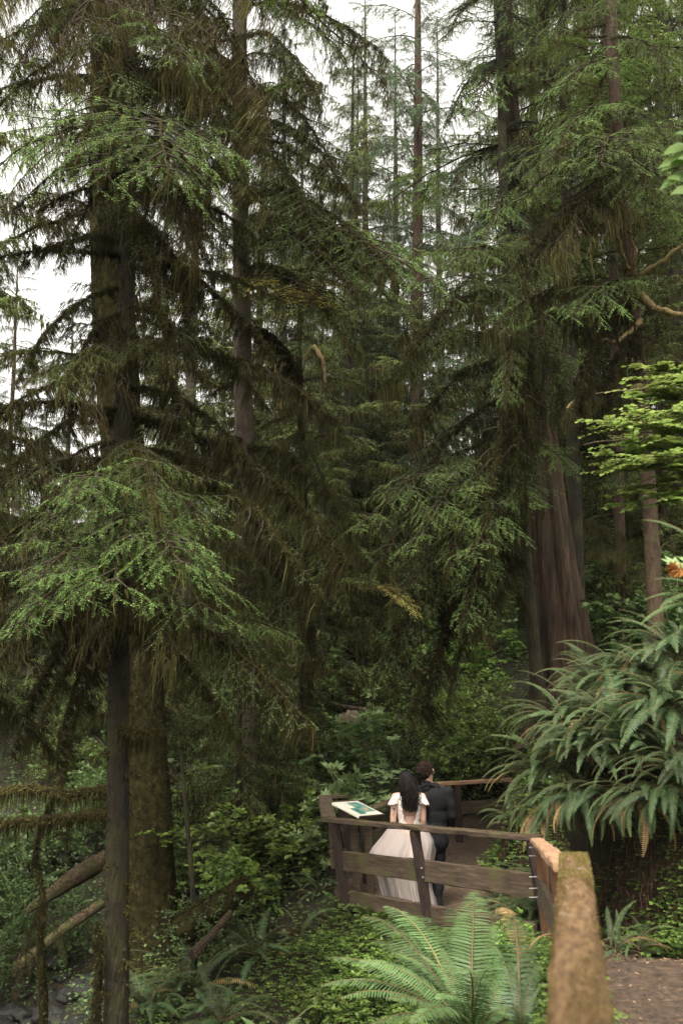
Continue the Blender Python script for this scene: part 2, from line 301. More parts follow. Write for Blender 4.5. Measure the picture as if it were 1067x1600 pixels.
def span_matrix(T, A, B, roll=0., lat=1.):
    """matrix that lays template T from A to B, its top up"""
    A = np.asarray(A, float); B = np.asarray(B, float); d = B - A; s = np.linalg.norm(d) / T.len; x = d / (np.linalg.norm(d) + 1e-9)
    z = Z - x * np.dot(Z, x)
    if np.linalg.norm(z) < .05: z = np.array([0, -1., 0]) - x * x[1] * -1
    z = nrm(z); y = np.cross(z, x)
    c = T.chord / T.len; cx = c; cz = nrm(Z - c * np.dot(Z, c)); cyy = np.cross(cz, cx)
    R = np.stack([x, y, z], 1) @ np.stack([cx, cyy, cz], 1).T
    Mr = Matrix([list(map(float, r)) for r in R]).to_4x4()
    ax = Vector(x.tolist())
    return Matrix.Translation(Vector(A.tolist())) @ Matrix.Rotation(roll, 4, ax) @ Mr @ Matrix.Diagonal((s, s * lat, s, 1))
def place(T, A, B, parent, base, name='branch', roll=0., lat=1.):
    o = link(name, T.mesh, parent); o.matrix_basis = Matrix.Translation(-Vector([float(v) for v in base])) @ span_matrix(T, A, B, roll, lat); return o
def bake(mb, T, A, B, roll=0., lat=1., off=0, dt=0.):
    m = np.array(span_matrix(T, A, B, roll, lat)); V, q = T.arr; V = V @ m[:3, :3].T + m[:3, 3]; mb.V.append(V)
    for k in q: mb.F.append((q[k][0] + mb.n, 0, q[k][2] + dt, False)); mb.F[-1] = (q[k][0] + mb.n, q[k][1], q[k][2] + dt, q[k][3])
    mb.n += len(V)
# MB.arrays with per-face material arrays
def _arrays(s):
    V = np.concatenate(s.V); q = {}
    for k in (3, 4):
        f = [x for x in s.F if x[0].shape[1] == k]
        if f: q[k] = (np.concatenate([x[0] for x in f]), np.concatenate([np.broadcast_to(x[1], (len(x[0]),)) for x in f]),
                      np.concatenate([x[2] for x in f]), np.concatenate([np.broadcast_to(x[3], (len(x[0]),)) for x in f]))
    return V, q
MB.arrays = _arrays
# ------------------------------------------------------------------ terrain
PATHL = np.array([(.75, -4, 1.55, .75), (.95, 0, 1.5, .8), (1.8, 3, 1.45, .8), (2.15, 5.2, 1.38, .85), (2.15, 7.0, 1.24, .55), (2.3, 9.2, .6, .42), (2.0, 11.3, .12, .5), (1.45, 13, 0, 1.1),
                  (.9, 14.2, 0, 1.15), (1.3, 15.6, 0, .9), (2.0, 17.2, .05, .8), (3.1, 18.6, .35, .7), (4.6, 19.6, .7, .6)])
CP = np.array([(-.5, 1, .8), (0, 3, .75), (.35, 5, .65), (.5, 7, .3), (.9, 9, .1), (1.3, 10.6, -.05), (-1, 3, .1), (-2, 6, -.7), (-.4, 8, -.25), (-.6, 10.5, -.4), (-1.2, 13, -.35), (-1, 15.5, -.1),
    (-2.6, 9, -1.0), (-2.7, 14, -1.1), (-3, 12, -1.2), (-4.5, 13, -1.95), (-4.4, 15, -1.95), (-6, 10, -2.0), (-3, 16.5, -.9), (-6, 18, -1.5), (-8, 25, -.6), (-12, 20, 0), (-14, 10, .2), (-3, 3, -.8), (-6, 4, -1.8),
    (2.75, 7.6, 1.35), (3.0, 8.6, 1.7), (2.95, 10, 1.65), (3.35, 7, 1.65), (3.3, 5, 1.9), (2.9, 3, 1.7), (4, 9, 2.5), (3.55, 9.5, 1.9), (2.9, 10.8, 1.4), (3.15, 11.6, 1.6), (3.4, 11, 1.9), (3.4, 13, 1.3), (4.5, 12, 2.9), (6, 12, 3.6), (6, 6, 3.6), (4.2, 6.5, 2.7), (4, 3, 2.8), (8, 10, 4), (5, 16, 2.6), (4.07, 18, 2.2), (3, 19.8, 1.3), (6, 20, 3), (10, 25, 5),
    (0, 19, .3), (-3, 22, -.3), (0, 26, 1.1), (2.5, 24, 1.6), (4, 26, 2.6), (-5, 30, 1.0), (0, 35, 2.6), (5, 35, 4), (-8, 38, 2.5), (0, 45, 4.2), (-10, 50, 5), (10, 50, 8), (0, 60, 7), (-20, 40, 4), (20, 40, 8), (-20, 70, 9), (20, 70, 14),
    (0, 100, 14), (-50, 110, 14), (50, 110, 20), (0, -12, 1.5), (-12, -10, 0), (12, -10, 5), (-30, 5, 2), (30, 5, 8), (-60, 40, 8), (60, 40, 14)], float)
def _k(r): return np.sqrt(r * r + .4)
_A = _k(np.linalg.norm(CP[:, None, :2] - CP[None, :, :2], axis=-1)); _wts = np.linalg.solve(_A + np.eye(len(CP)) * 1e-4, CP[:, 2] - 1.)
_ph = np.random.default_rng(3).random((14, 3)) * 6.28; _fr = np.random.default_rng(4).normal(0, 1, (14, 2)) * np.linspace(.7, 7, 14)[:, None]
def pathdist(x, y):
    best = np.full(np.shape(x), 1e9); z = np.zeros_like(best); hw = np.ones_like(best)
    for a, b in zip(PATHL[:-1], PATHL[1:]):
        d = b[:2] - a[:2]; u = np.clip(((x - a[0]) * d[0] + (y - a[1]) * d[1]) / (d @ d), 0, 1); dd = np.hypot(x - a[0] - u * d[0], y - a[1] - u * d[1]); m = dd < best
        best = np.where(m, dd, best); z = np.where(m, a[2] + u * (b[2] - a[2]), z); hw = np.where(m, a[3] + u * (b[3] - a[3]), hw)
    return best, z, hw
def hgt(x, y, noise=True):
    x = np.atleast_1d(np.asarray(x, float)); y = np.atleast_1d(np.asarray(y, float)); sh = x.shape; x = x.ravel(); y = y.ravel()
    out = np.empty(len(x))
    for i in range(0, len(x), 20000):
        xs, ys = x[i:i + 20000], y[i:i + 20000]; r = np.hypot(xs[:, None] - CP[None, :, 0], ys[:, None] - CP[None, :, 1]); out[i:i + 20000] = _k(r) @ _wts + 1.
    d, pz, hw = pathdist(x, y); w_ = np.clip((d - hw) / .55, 0, 1); w_ = w_ * w_ * (3 - 2 * w_)
    nz = sum(np.sin(f[0] * x + f[1] * y + p[0]) * .035 / (1 + .25 * i) for i, (f, p) in enumerate(zip(_fr, _ph))) if noise else 0
    out = out + nz
    return (pz + .15 * nz + (out - pz) * w_).reshape(sh)
def h1(x, y): return float(hgt(x, y)[0])
def G(px, py, d0=3., d1=70.):
    """ground point seen at photo pixel"""
    Ds = np.concatenate([np.arange(d0, min(30, d1), .05), np.arange(30, max(d1, 30.1), .3)]); pts = np.array([P(px, py, D) for D in Ds]); below = pts[:, 2] < hgt(pts[:, 0], pts[:, 1])
    i = int(np.argmax(below)) if below.any() else len(Ds) - 1
    p = pts[i].copy(); p[2] = h1(p[0], p[1]); return p
xs = np.concatenate([-np.geomspace(130, 9, 26), np.arange(-8.9, 8.9, .13), np.geomspace(9, 130, 26)])
ys = np.concatenate([-np.geomspace(60, 1.2, 10), np.arange(-1, 27, .13), np.geomspace(27.2, 200, 44)])
X, Y = np.meshgrid(xs, ys); Zt = hgt(X, Y); nx, ny = len(xs), len(ys)
mb = MB(); ii = (np.arange(ny - 1)[:, None] * nx + np.arange(nx - 1)[None]).ravel()
mb.add(np.stack([X, Y, Zt], -1), np.stack([ii, ii + 1, ii + nx + 1, ii + nx], -1), 0, 0, True)
tag(mb.obj('ground', ['soil']), kind='structure', label='dark forest floor sloping into a ravine')
# path sheet
PD = []
for a, b in zip(PATHL[:-1], PATHL[1:]):
    for u in np.linspace(0, 1, 14, endpoint=False): PD.append(a + (b - a) * u)
PD = np.array(PD)
for _ in range(6): PD[1:-1] = (PD[:-2] + PD[1:-1] * 2 + PD[2:]) / 4
tg = nrm(np.gradient(PD[:, :2], axis=0)); sd_ = np.stack([tg[:, 1], -tg[:, 0]], -1); nc = 17; cs = np.linspace(-1, 1, nc)
ew = PD[:, 3] + .12 * rng.normal(0, 1, len(PD)); XY = PD[:, None, :2] + sd_[:, None] * cs[None, :, None] * (PD[:, 3] + .04)[:, None, None]
zz = hgt(XY[..., 0], XY[..., 1]) + .022 - .09 * np.abs(cs)[None] ** 8 + rng.normal(0, .004, XY.shape[:2])
mb = MB(); ii = (np.arange(len(PD) - 1)[:, None] * nc + np.arange(nc - 1)[None]).ravel()
mb.add(np.concatenate([XY, zz[..., None]], -1), np.stack([ii, ii + 1, ii + nc + 1, ii + nc], -1), 0, 0, True)
tag(mb.obj('path', ['path']), kind='structure', label='brown gravel footpath curving down behind the railing')
# creek
m, t, N, L = _new('creek_water'); b = _n(N, 'ShaderNodeBsdfPrincipled'); b.inputs['Base Color'].default_value = (.012, .012, .01, 1); b.inputs['Roughness'].default_value = .08
nz_ = _n(N, 'ShaderNodeTexNoise'); nz_.inputs['Scale'].default_value = 6; bp = _n(N, 'ShaderNodeBump'); bp.inputs['Strength'].default_value = .3; bp.inputs['Distance'].default_value = .03
L.new(nz_.outputs[0], bp.inputs['Height']); L.new(bp.outputs[0], b.inputs['Normal']); o = _n(N, 'ShaderNodeOutputMaterial'); L.new(b.outputs[0], o.inputs[0]); M['water'] = m
mb = MB(); a = np.linspace(0, 6.283, 40, endpoint=False); ring = np.stack([-4.7 + 2.3 * np.cos(a), 13.4 + 3.4 * np.sin(a), np.full(40, -2.0)], -1)
mb.add(np.vstack([ring, [-4.7, 13.4, -2.0]]), np.stack([np.arange(40), (np.arange(40) + 1) % 40, np.full(40, 40)], -1), 0)
tag(mb.obj('water', ['water']), kind='structure', label='dark still creek water')

# ------------------------------------------------------------------ timber
def resample(p, n):
    p = np.asarray(p, float); d = np.concatenate([[0], np.cumsum(np.linalg.norm(np.diff(p, axis=0), axis=1))]); u = np.linspace(0, d[-1], n)
    return np.stack([np.interp(u, d, p[:, i]) for i in range(3)], -1)
def beam(mb, A, B, wd, th, mat=0, up=Z, seg=None, bev=.008, rough=.003, t=0.):
    """sawn timber from A to B (centre line), chamfered, a little uneven"""
    A = np.asarray(A, float); B = np.asarray(B, float); L_ = np.linalg.norm(B - A); x = (B - A) / L_; y = nrm(np.cross(up, x)); z = np.cross(x, y); seg = seg or max(2, int(L_ / .08))
    h, v, b_ = wd / 2, th / 2, bev; prof = [(-h + b_, -v), (-h / 3, -v), (h / 3, -v), (h - b_, -v), (h, -v + b_), (h, v - b_), (h - b_, v), (h / 3, v), (-h / 3, v), (-h + b_, v), (-h, v - b_), (-h, -v + b_)]
    pr = np.array(prof); k = len(pr); u = np.linspace(0, 1, seg + 1); jit = rng.normal(0, rough, (seg + 1, k, 2))
    jit = (jit + np.roll(jit, 1, 0) + np.roll(jit, -1, 0)) / 2
    C = A + (B - A) * u[:, None]; PP = pr[None] + jit; V = C[:, None] + PP[..., 0:1] * y + PP[..., 1:2] * z
    i = np.arange(seg)[:, None] * k; j = np.arange(k)[None]; j2 = (j + 1) % k
    mb.add(V, np.stack([i + j, i + j2, i + k + j2, i + k + j], -1).reshape(-1, 4), mat, t)
    for e in (0, 1):
        ids = V[-1 if e else 0]; jj = np.arange(k); tri = np.stack([jj, (jj + 1) % k, np.full(k, k)], -1); mb.add(np.vstack([ids, ids.mean(0) + x * (.004 if e else -.004)]), tri if e else tri[:, ::-1], mat, t)
def local(o_root, name, mats, fn):
    """build a part in local axes whose x runs along the timber so the grain follows it"""
    mb = MB(); fn(mb); return mb.obj(name, mats, o_root)
def beam_part(root, name, A, B, wd, th, mat, up=Z, bev=.008, rough=.003, extra=None, grain='x'):
    A = np.asarray(A, float); B = np.asarray(B, float); x = nrm(B - A); y = nrm(np.cross(up, x)); z = np.cross(x, y)
    mb = MB(); L_ = np.linalg.norm(B - A)
    if grain == 'x':
        beam(mb, (0, 0, 0), (L_, 0, 0), wd, th, 0, bev=bev, rough=rough); R = Matrix([[float(x[i]), float(y[i]), float(z[i])] for i in range(3)]).to_4x4()
    else:
        beam(mb, (0, 0, 0), (0, 0, L_), wd, th, 0, up=np.array([0, 1., 0]), bev=bev, rough=rough)
        zz_ = x; yy = nrm(np.cross(zz_, np.asarray([1., 0, 0]))); xx = np.cross(yy, zz_); R = Matrix([[float(xx[i]), float(yy[i]), float(zz_[i])] for i in range(3)]).to_4x4()
    if extra: extra(mb, L_)
    mats = mat if isinstance(mat, (list, tuple)) else [mat]
    o = mb.obj(name, mats, root); base = Vector(root.location)
    o.matrix_basis = Matrix.Translation(Vector(A.tolist()) - base) @ R; return o
def mossfuzz(n, wd, th, s=.012, side=True):
    def f(mb, L_):
        p = np.stack([rng.random(n) * L_, rng.uniform(-wd / 2, wd / 2, n), np.full(n, th / 2 - .002)], -1); d = nrm(np.stack([rng.normal(0, .5, n), rng.normal(0, .5, n), .3 + .7 * rng.random(n)], -1))
        dens = np.sin(p[:, 0] * 7 + 3 * np.sin(p[:, 0] * 2.1)) + np.sin(p[:, 1] * 40 + p[:, 0] * 3); m_ = dens > rng.normal(-.3, .8, n); p, d = p[m_], d[m_]
        if side:
            k = n // 2; sg = np.where(rng.random(k) < .75, 1, -1); q = np.stack([rng.random(k) * L_, sg * wd / 2, rng.uniform(-th / 2, th / 2, k)], -1); e = nrm(np.stack([rng.normal(0, .4, k), sg * (.4 + rng.random(k)), rng.normal(-.1, .4, k)], -1)); p = np.vstack([p, q]); d = np.vstack([d, e])
        stamp(mb, KITE[0], KITE[1], p, d, rng.normal(0, 1, p.shape), np.stack([s * (.5 + rng.random(len(p))), np.full(len(p), s * .3), np.full(len(p), s)], -1), 1, rng.random(len(p)))
    return f
M['moss_tuft'] = leafy('rail_moss', [(0, (.05, .032, .012)), (.5, (.10, .075, .025)), (1, (.17, .135, .05))], transl=.3, rough=.9, spec=.05)
M['metal'] = solid('galvanised_metal', [(.3, (.14, .14, .14)), (.7, (.28, .28, .27))], scale=30, rough=.85, bump=.1)
RG = 'wooden railings along the path'
# near rail
n0, n1 = P(915, 1790, 1.55), P(896, 1362, 4.75)
r_near = thing('railing', (n0[0], n0[1], n0[2] - 1), 'thick moss-covered wooden railing in the close foreground with pale scars', 'railing')
nE = P(896, 1346, 4.95); n1b = n0 + (nE - n0) * (4.05 - 1.55) / 3.4
beam_part(r_near, 'top_rail', n0, n1b, .128, .085, ['wood_moss', 'moss_tuft'], bev=.022, rough=.005, extra=mossfuzz(9000, .122, .085, .008))
beam_part(r_near, 'top_rail', n0 + (nE - n0) * (4.056 - 1.55) / 3.4 + np.array([.006, 0, -.004]), nE, .122, .085, ['wood_moss', 'moss_tuft'], bev=.018, rough=.005, extra=mossfuzz(6000, .122, .085, .009))
for px, py, D in ((884, 1415, 4.3), (886, 1700, 2.2)):
    a = P(px, py, D); beam_part(r_near, 'post', (a[0] + .03, a[1], a[2] - 1.2), (a[0] + .03, a[1], a[2] - .045), .1, .1, 'wood_post', grain='z')
# short sloping section in newer timber
s0, s1 = P(889, 1352, 4.9), P(838, 1313, 9.6)
r_s = thing('railing', (s1[0], s1[1], s1[2] - 1), 'short sloping railing section of newer orange-brown timber between the old railings', 'railing')
beam_part(r_s, 'top_rail', s0 + (0, 0.1, -.03), s1, .12, .045, 'wood_fresh')
beam_part(r_s, 'middle_rail', s0 + (.02, .2, -.42), s1 + (.02, 0, -.42), .045, .18, 'wood_old')
for (px, py, D) in ((845, 1322, 9.3), (871, 1345, 6.6)):
    a = P(px, py, D); beam_part(r_s, 'post', (a[0] + .05, a[1], a[2] - 1.15), (a[0], a[1], a[2]), .09, .09, 'wood_brown', grain='z')
def bolt(root, p, d, ln=.06, r=.006):
    mb = MB(); d = nrm(np.asarray(d, float)); tube(mb, [p - d * ln / 2, p + d * ln / 2], r, 8, 0, 0, cap=True); tube(mb, [p + d * ln / 2, p + d * (ln / 2 + .006)], r * 2.2, 8, 0, 0, cap=True)
    base = np.array(root.location); mb.V = [v - base for v in mb.V]; return mb.obj('bolt', ['metal'], root)
for py in (1324, 1337, 1370, 1388, 1402): bolt(r_s, P(834, py, 9.5), (1, -.1, .05), .09)
for py in (1353, 1366): bolt(r_s, P(866, py, 6.6), (1, -.1, .05), .04)
# long railing across the boardwalk
c0, c1, c2 = P(830, 1309, 10.25), P(655, 1297, 11.85), P(514, 1281, 13.1)
r_l = thing('railing', (c1[0], c1[1], c1[2] - 1), 'long dark weathered railing crossing in front of the couple', 'railing')
L0 = np.array([.15, 0, -1])     # the posts lean
def rail_pt(base, drop): return base + L0 * drop
for a, b in ((c0 + (c0 - c1) * .05, c2 + (c2 - c0) * .01),):
    beam_part(r_l, 'top_rail', a, b, .15, .05, ['wood_old', 'moss_tuft'], rough=.004, extra=mossfuzz(5000, .15, .05, .012, False))
y_ = np.array([0, -.0, 0])
beam_part(r_l, 'middle_rail', P(834, 1383, 10.3), P(519, 1342, 13.15), .05, .235, ['wood_old', 'moss_tuft'], extra=mossfuzz(3000, .05, .22, .010, True), rough=.004)
beam_part(r_l, 'kick_board', P(836, 1457, 10.35), P(526, 1400, 13.2), .05, .19, 'wood_old', rough=.004)
cm = c0 + (c2 - c0) * .52
for q in (c0, cm, c2 + (c0 - c2) * .03):
    beam_part(r_l, 'post', rail_pt(q, 1.35) + (0, -.05, 0), rail_pt(q, .027) + (0, -.05, 0), .12, .10, 'wood_post', grain='z')
for q in (c0, cm):
    for dz in (.42, .52, 1.0): bolt(r_l, rail_pt(q, dz) + (0.01, -.103, 0), (0, -1, 0), .02, .005)
c3, c4 = P(508, 1246, 15.3), P(533, 1245, 15.5)
r_c = thing('railing', (c3[0], c3[1], c3[2] - 1), 'short corner railing with a notched end cap left of the sign', 'railing')
beam_part(r_c, 'top_rail', c2 + (c3 - c2) * .07, c3 + (c3 - c2) * .05, .19, .05, 'wood_old'); beam_part(r_c, 'top_rail', c3 + (.11, .05, .002), c4 + (.02, .05, 0), .19, .05, 'wood_old')
beam_part(r_c, 'middle_rail', rail_pt(c2, .45) + (-.02, .15, 0), rail_pt(c3, .45), .05, .2, 'wood_old')
beam_part(r_c, 'post', rail_pt(c3, 1.2) + (.02, 0, 0), rail_pt(c3, .027) + (.02, 0, 0), .12, .12, 'wood_post', grain='z'); beam_part(r_c, 'post', rail_pt(c4, 1.2), rail_pt(c4, .027), .14, .14, 'wood_post', grain='z')
d0, d1 = P(566, 1270, 14.5), P(664, 1232, 16.7)
r_b = thing('railing', (d0[0], d0[1], d0[2] - 1), 'angled railing behind the sign and the bride', 'railing')
beam_part(r_b, 'top_rail', d0, d1, .16, .05, ['wood_old', 'moss_tuft'], extra=mossfuzz(2500, .16, .05, .012, False)); beam_part(r_b, 'middle_rail', d0 + (0, .04, -.42), d1 + (0, .04, -.42), .05, .2, 'wood_old')
for u in (.02, .98): q = d0 + (d1 - d0) * u; beam_part(r_b, 'post', q + (.04, 0, -1.15), q + (0, 0, -.027), .12, .1, 'wood_post', grain='z')
e0, e1 = P(662, 1226, 16.9), P(800, 1218, 17.6)
r_f = thing('railing', (e0[0], e0[1], e0[2] - 1), 'pale-topped railing on the far side of the path right of the groom', 'railing')
beam_part(r_f, 'top_rail', e0, e1, .16, .055, 'wood_fresh'); beam_part(r_f, 'middle_rail', e0 + (0, .04, -.42), e1 + (0, .04, -.42), .05, .2, 'wood_old')
for u in (.36, .95): q = e0 + (e1 - e0) * u; beam_part(r_f, 'post', q + (.04, -.04, -1.1), q + (0, -.04, -.03), .12, .1, 'wood_post', grain='z')
# trail fence far behind
f0, f1, f2 = P(536, 1103, 27), P(600, 1114, 27), P(694, 1112, 27.5)
r_t = thing('fence', (f1[0], f1[1], h1(f1[0], f1[1])), 'thin pole fence crossing the hillside far behind the couple', 'fence')
for a, b in ((f0, f1), (f1, f2)): beam_part(r_t, 'pole_rail', a, b, .11, .10, 'pale_root', bev=.035)
for q in (f1 + (0.1, 0, 0), (f1 + f2) / 2, f2 + (-.5, 0, 0)): beam_part(r_t, 'post', (q[0], q[1] - .1, q[2] - 1.1), (q[0], q[1] - .1, q[2] - .03), .15, .15, 'bark_dark', grain='z')

# interpretive sign
sg = P(561, 1266, 13.9); sgn = thing('information_sign', (sg[0], sg[1], sg[2] - 1), 'tilted cream information panel with teal pictures on two wooden legs', 'sign')
m, t, N, L = _new('panel_print'); b = _n(N, 'ShaderNodeBsdfPrincipled'); b.inputs['Roughness'].default_value = .35; tc = _n(N, 'ShaderNodeTexCoord')
n1_ = _n(N, 'ShaderNodeTexNoise'); n1_.inputs['Scale'].default_value = 9; n1_.inputs['Detail'].default_value = 5; L.new(tc.outputs['Object'], n1_.inputs['Vector'])
r = _ramp(N, [(.3, (.015, .07, .055)), (.48, (.05, .19, .16)), (.58, (.16, .30, .22)), (.66, (.35, .14, .08)), (.75, (.55, .50, .42))]); L.new(n1_.outputs[0], r.inputs[0]); L.new(r.outputs[0], b.inputs['Base Color']); o = _n(N, 'ShaderNodeOutputMaterial'); L.new(b.outputs[0], o.inputs[0]); M['print'] = m
M['cream'] = solid('cream_panel', [(.3, (.46, .42, .34)), (.7, (.62, .58, .50))], scale=3, rough=.4, bump=.05)
cornersP = [P(529, 1256, 13.75), P(562.5, 1251.5, 14.35), P(594, 1274, 13.85), P(550, 1277, 13.3)]
cA = np.array(cornersP); ctr = cA.mean(0); nn = nrm(np.cross(cA[1] - cA[0], cA[3] - cA[0])); nn = nn if nn[2] > 0 else -nn
# rebuild as a true rectangle
ux = nrm((cA[2] - cA[3]) + (cA[1] - cA[0])); vy = np.cross(nn, ux); hw_ = .27; hh_ = .25
hw_ = np.linalg.norm((cA[2] - cA[3]) + (cA[1] - cA[0])) / 4; hh_ = abs(np.dot((cA[1] + cA[2]) / 2 - (cA[0] + cA[3]) / 2, vy)) / 2; hh_ = max(hh_, abs(np.dot((cA[1] + cA[0]) / 2 - (cA[2] + cA[3]) / 2, vy)) / 2)
Rm = Matrix([[float(ux[i]), float(vy[i]), float(nn[i])] for i in range(3)]).to_4x4(); sb = Vector(sgn.location)
def sign_part(name, fn, mats, parent=sgn):
    mb = MB(); fn(mb); o = mb.obj(name, mats, parent)
    if parent is sgn: o.matrix_basis = Matrix.Translation(Vector(ctr.tolist()) - sb) @ Rm
    return o
pn = sign_part('panel', lambda mb: beam(mb, (-hw_, 0, 0), (hw_, 0, 0), hh_ * 2, .03, 0, seg=4, bev=.006, rough=0), ['cream'])
def patch(mb, x0, y0, x1, y1, z=.018, cut=0):
    V = [(x0 * hw_, y0 * hh_, z), (x1 * hw_, y0 * hh_, z), ((x1 - cut) * hw_, y1 * hh_, z), (x0 * hw_, y1 * hh_, z)]; mb.add(V, [(0, 1, 2, 3)], 0)
sign_part('picture', lambda mb: patch(mb, -.1, -.55, .86, .78, cut=.1), ['print'], pn); sign_part('picture', lambda mb: patch(mb, -.62, -.78, -.14, .05), ['print'], pn)
sign_part('frame', lambda mb: [beam(mb, a, b_, .02, .045, 0, seg=2, bev=.003, rough=0) for a, b_ in (((-hw_ - .01, -hh_ - .01, -.0), (hw_ + .01, -hh_ - .01, 0)), ((-hw_ - .01, hh_ + .01, 0), (hw_ + .01, hh_ + .01, 0)))], ['wood_old'])
for px in (553, 574):
    a = P(px, 1290, 13.8); beam_part(sgn, 'leg', (a[0] + .04, a[1], a[2] - .95), (a[0], a[1], ctr[2] - .06), .10, .10, 'wood_old', grain='z')
# ------------------------------------------------------------------ trees
def trunk(pts, radii, mat, sides=20, n=60, lump=.05, flute=0, nf=7, base=None, seed=0, ext=0):
    r_ = np.random.default_rng(seed); p = resample(pts, n); d = np.concatenate([[0], np.cumsum(np.linalg.norm(np.diff(np.asarray(pts, float), axis=0), axis=1))])
    u = np.linspace(0, d[-1], n); R = np.interp(u, d, radii)
    for _ in range(8): p[1:-1] = (p[:-2] + 2 * p[1:-1] + p[2:]) / 4
    T, U, B = frames(p); a = np.linspace(0, 2 * np.pi, sides, endpoint=False)
    ph = r_.random(8) * 6.28; wv = sum(np.sin(k * a[None] + ph[k] + u[:, None] * r_.normal(0, .8)) / (k + 1) for k in range(1, 7))
    fl = 0
    if flute:
        lowness = np.linspace(0, 1, n)[:, None] ** 2 if pts[0][2] > pts[-1][2] else (1 - np.linspace(0, 1, n)[:, None]) ** 2
        fl = flute * (np.abs(np.sin(nf / 2 * a[None] + ph[0] + .25 * np.sin(u[:, None] * .7))) ** .7 - .6) * (.25 + lowness)
    R2 = R[:, None] * (1 + lump * wv + fl + lump * .5 * r_.normal(0, 1, (n, sides)))
    V = p[:, None] + R2[..., None] * (np.cos(a)[None, :, None] * U[:, None] + np.sin(a)[None, :, None] * B[:, None])
    if base is not None: V = V - np.asarray(base)
    mb = MB(); i = np.arange(n - 1)[:, None] * sides; j = np.arange(sides)[None]; j2 = (j + 1) % sides
    mb.add(V, np.stack([i + j, i + j2, i + sides + j2, i + sides + j], -1).reshape(-1, 4), 0, 0, True); return mb, p, R
def path_pts(spec):   # [(px, py, D, width_px)]
    pts = np.array([P(a, b, D) for a, b, D, w_ in spec]); rad = np.array([w_ / 2 / F * D for a, b, D, w_ in spec]); return pts, rad
def tree(kind, label, spec, mat, seed=1, cat='tree', group=None, tuft=0, **kw):
    pts, rad = path_pts(spec); base = pts[-1] if pts[-1][2] < pts[0][2] else pts[0]; g = h1(base[0], base[1])
    if base[2] > g - .1: base = base.copy(); base[2] = g - .15; pts = np.vstack([pts, base]); rad = np.append(rad, rad[-1] * 1.15)
    root = thing(kind, base, label, cat, group); mb, p, R = trunk(pts, rad, mat, base=base, seed=seed, **kw)
    if tuft:      # moss tufts on the bark
        i = rng.integers(0, len(p) - 1, tuft); f = rng.random(tuft)[:, None]; q = p[i] * (1 - f) + p[i + 1] * f - base; th = rng.random(tuft) * 6.28; dr = np.stack([np.cos(th), np.sin(th), 0 * th], -1)
        cl = np.sin(q[:, 2] * 5 + th * 3) + np.sin(q[:, 2] * 11 - th * 5) > rng.normal(-.4, .7, tuft); q, dr, i = q[cl], dr[cl], i[cl]
        dd = nrm(dr * .9 - Z * (.2 + rng.random((len(q), 1)))); nr = nrm(rng.normal(0, 1, q.shape)); l_ = .012 + .034 * rng.random(len(q)) ** 2
        stamp(mb, KITE[0], KITE[1], q + dr * R[i][:, None] * .97, dd, nr, np.stack([l_, l_ * .35, l_], -1), 1, rng.random(len(q)) ** 1.5 * .8)
    mb.obj('trunk', [mat, 'moss'], root); return root, base, p, R
# bough templates
TA = [bough('mossy_bough', 11 + i, 3., .034, rise=.22, droop=.50, nsec=24, secr=.25, secdroop=.35, ter=6, skip=.3, leaf=.028, lw=.010, l0=.78, moss=3200, ml=.11, mw=.0082, kink=.045, fuzz=3400, leafkeep=.5, tb=.05, tg=.6, mt=(0, .5)) for i in range(4)]
TB = [bough('leafy_bough', 31 + i, 2.6, .020, rise=.16, droop=.34, nsec=32, secr=.44, secdroop=.25, ter=13, leaf=.031, lw=.0095, step=.0145, l0=.10, moss=260, ml=.09, mw=.008, kink=.045, tb=.25, tg=.9, mt=(.2, .8)) for i in range(4)]
TM = [bough('draped_bough', 51 + i, 2.8, .024, rise=.18, droop=.42, nsec=27, secr=.38, secdroop=.5, ter=10, skip=.2, leaf=.032, lw=.0115, l0=.3, moss=2000, ml=.10, mw=.0078, kink=.045, fuzz=900, tb=.1, tg=.9, leafkeep=.9, mt=(.1, .85)) for i in range(4)]
TG = [bough('golden_bough', 71, 1., .008, rise=.1, droop=.3, nsec=22, secr=.42, ter=8, leaf=.03, lw=.014, step=.022, l0=0, moss=0, mats=('limb', 'needle_gold', 'moss', 'twig'))]
TD = [bough('browned_bough', 81 + i, 2.4, .018, rise=.12, droop=.5, nsec=26, secr=.40, secdroop=.5, ter=10, skip=.2, leaf=.026, lw=.008, l0=.1, moss=1000, ml=.12, mw=.008, mats=('limb', 'needle_brown', 'moss', 'twig'), leafkeep=.45, mt=(.3, .7)) for i in range(2)]
TLM = [bough('long_draped_bough', 151 + i, 5., .034, rise=.18, droop=.42, nsec=50, secr=.24, secdroop=.35, ter=12, skip=.18, leaf=.036, lw=.012, step=.02, l0=.25, moss=3200, ml=.10, mw=.0078, kink=.045, fuzz=1800, tb=.1, tg=.9, leafkeep=.9, mt=(.05, .8)) for i in range(3)]
TLB = [bough('long_leafy_bough', 161 + i, 4.6, .028, rise=.16, droop=.34, nsec=52, secr=.28, secdroop=.25, ter=12, leaf=.036, lw=.012, step=.018, l0=.10, moss=400, ml=.09, mw=.009, kink=.045, tb=.25, tg=.9, mt=(.2, .8)) for i in range(2)]
def long_(T, A, B):
    s_ = np.linalg.norm(np.asarray(B) - np.asarray(A)) / T.len
    if s_ < 1.35: return T
    if T in TB: return TLB[int(s_ * 100) % 2]
    return TLM[int(s_ * 100) % 3] if (T in TM or T in TA or T in TD) else T
TF = [bough('far_bough', 91 + i, 4., .03, rise=.1, droop=.35, nsec=22, secr=.42, secdroop=.35, ter=6, leaf=.11, lw=.034, step=.075, l0=.05, moss=500, ml=.25, mw=.03, mats=('bark_dark', 'needle_far', 'moss', 'twig'), twigt=False, tb=.1, tg=.8, plate=.35) for i in range(4)]
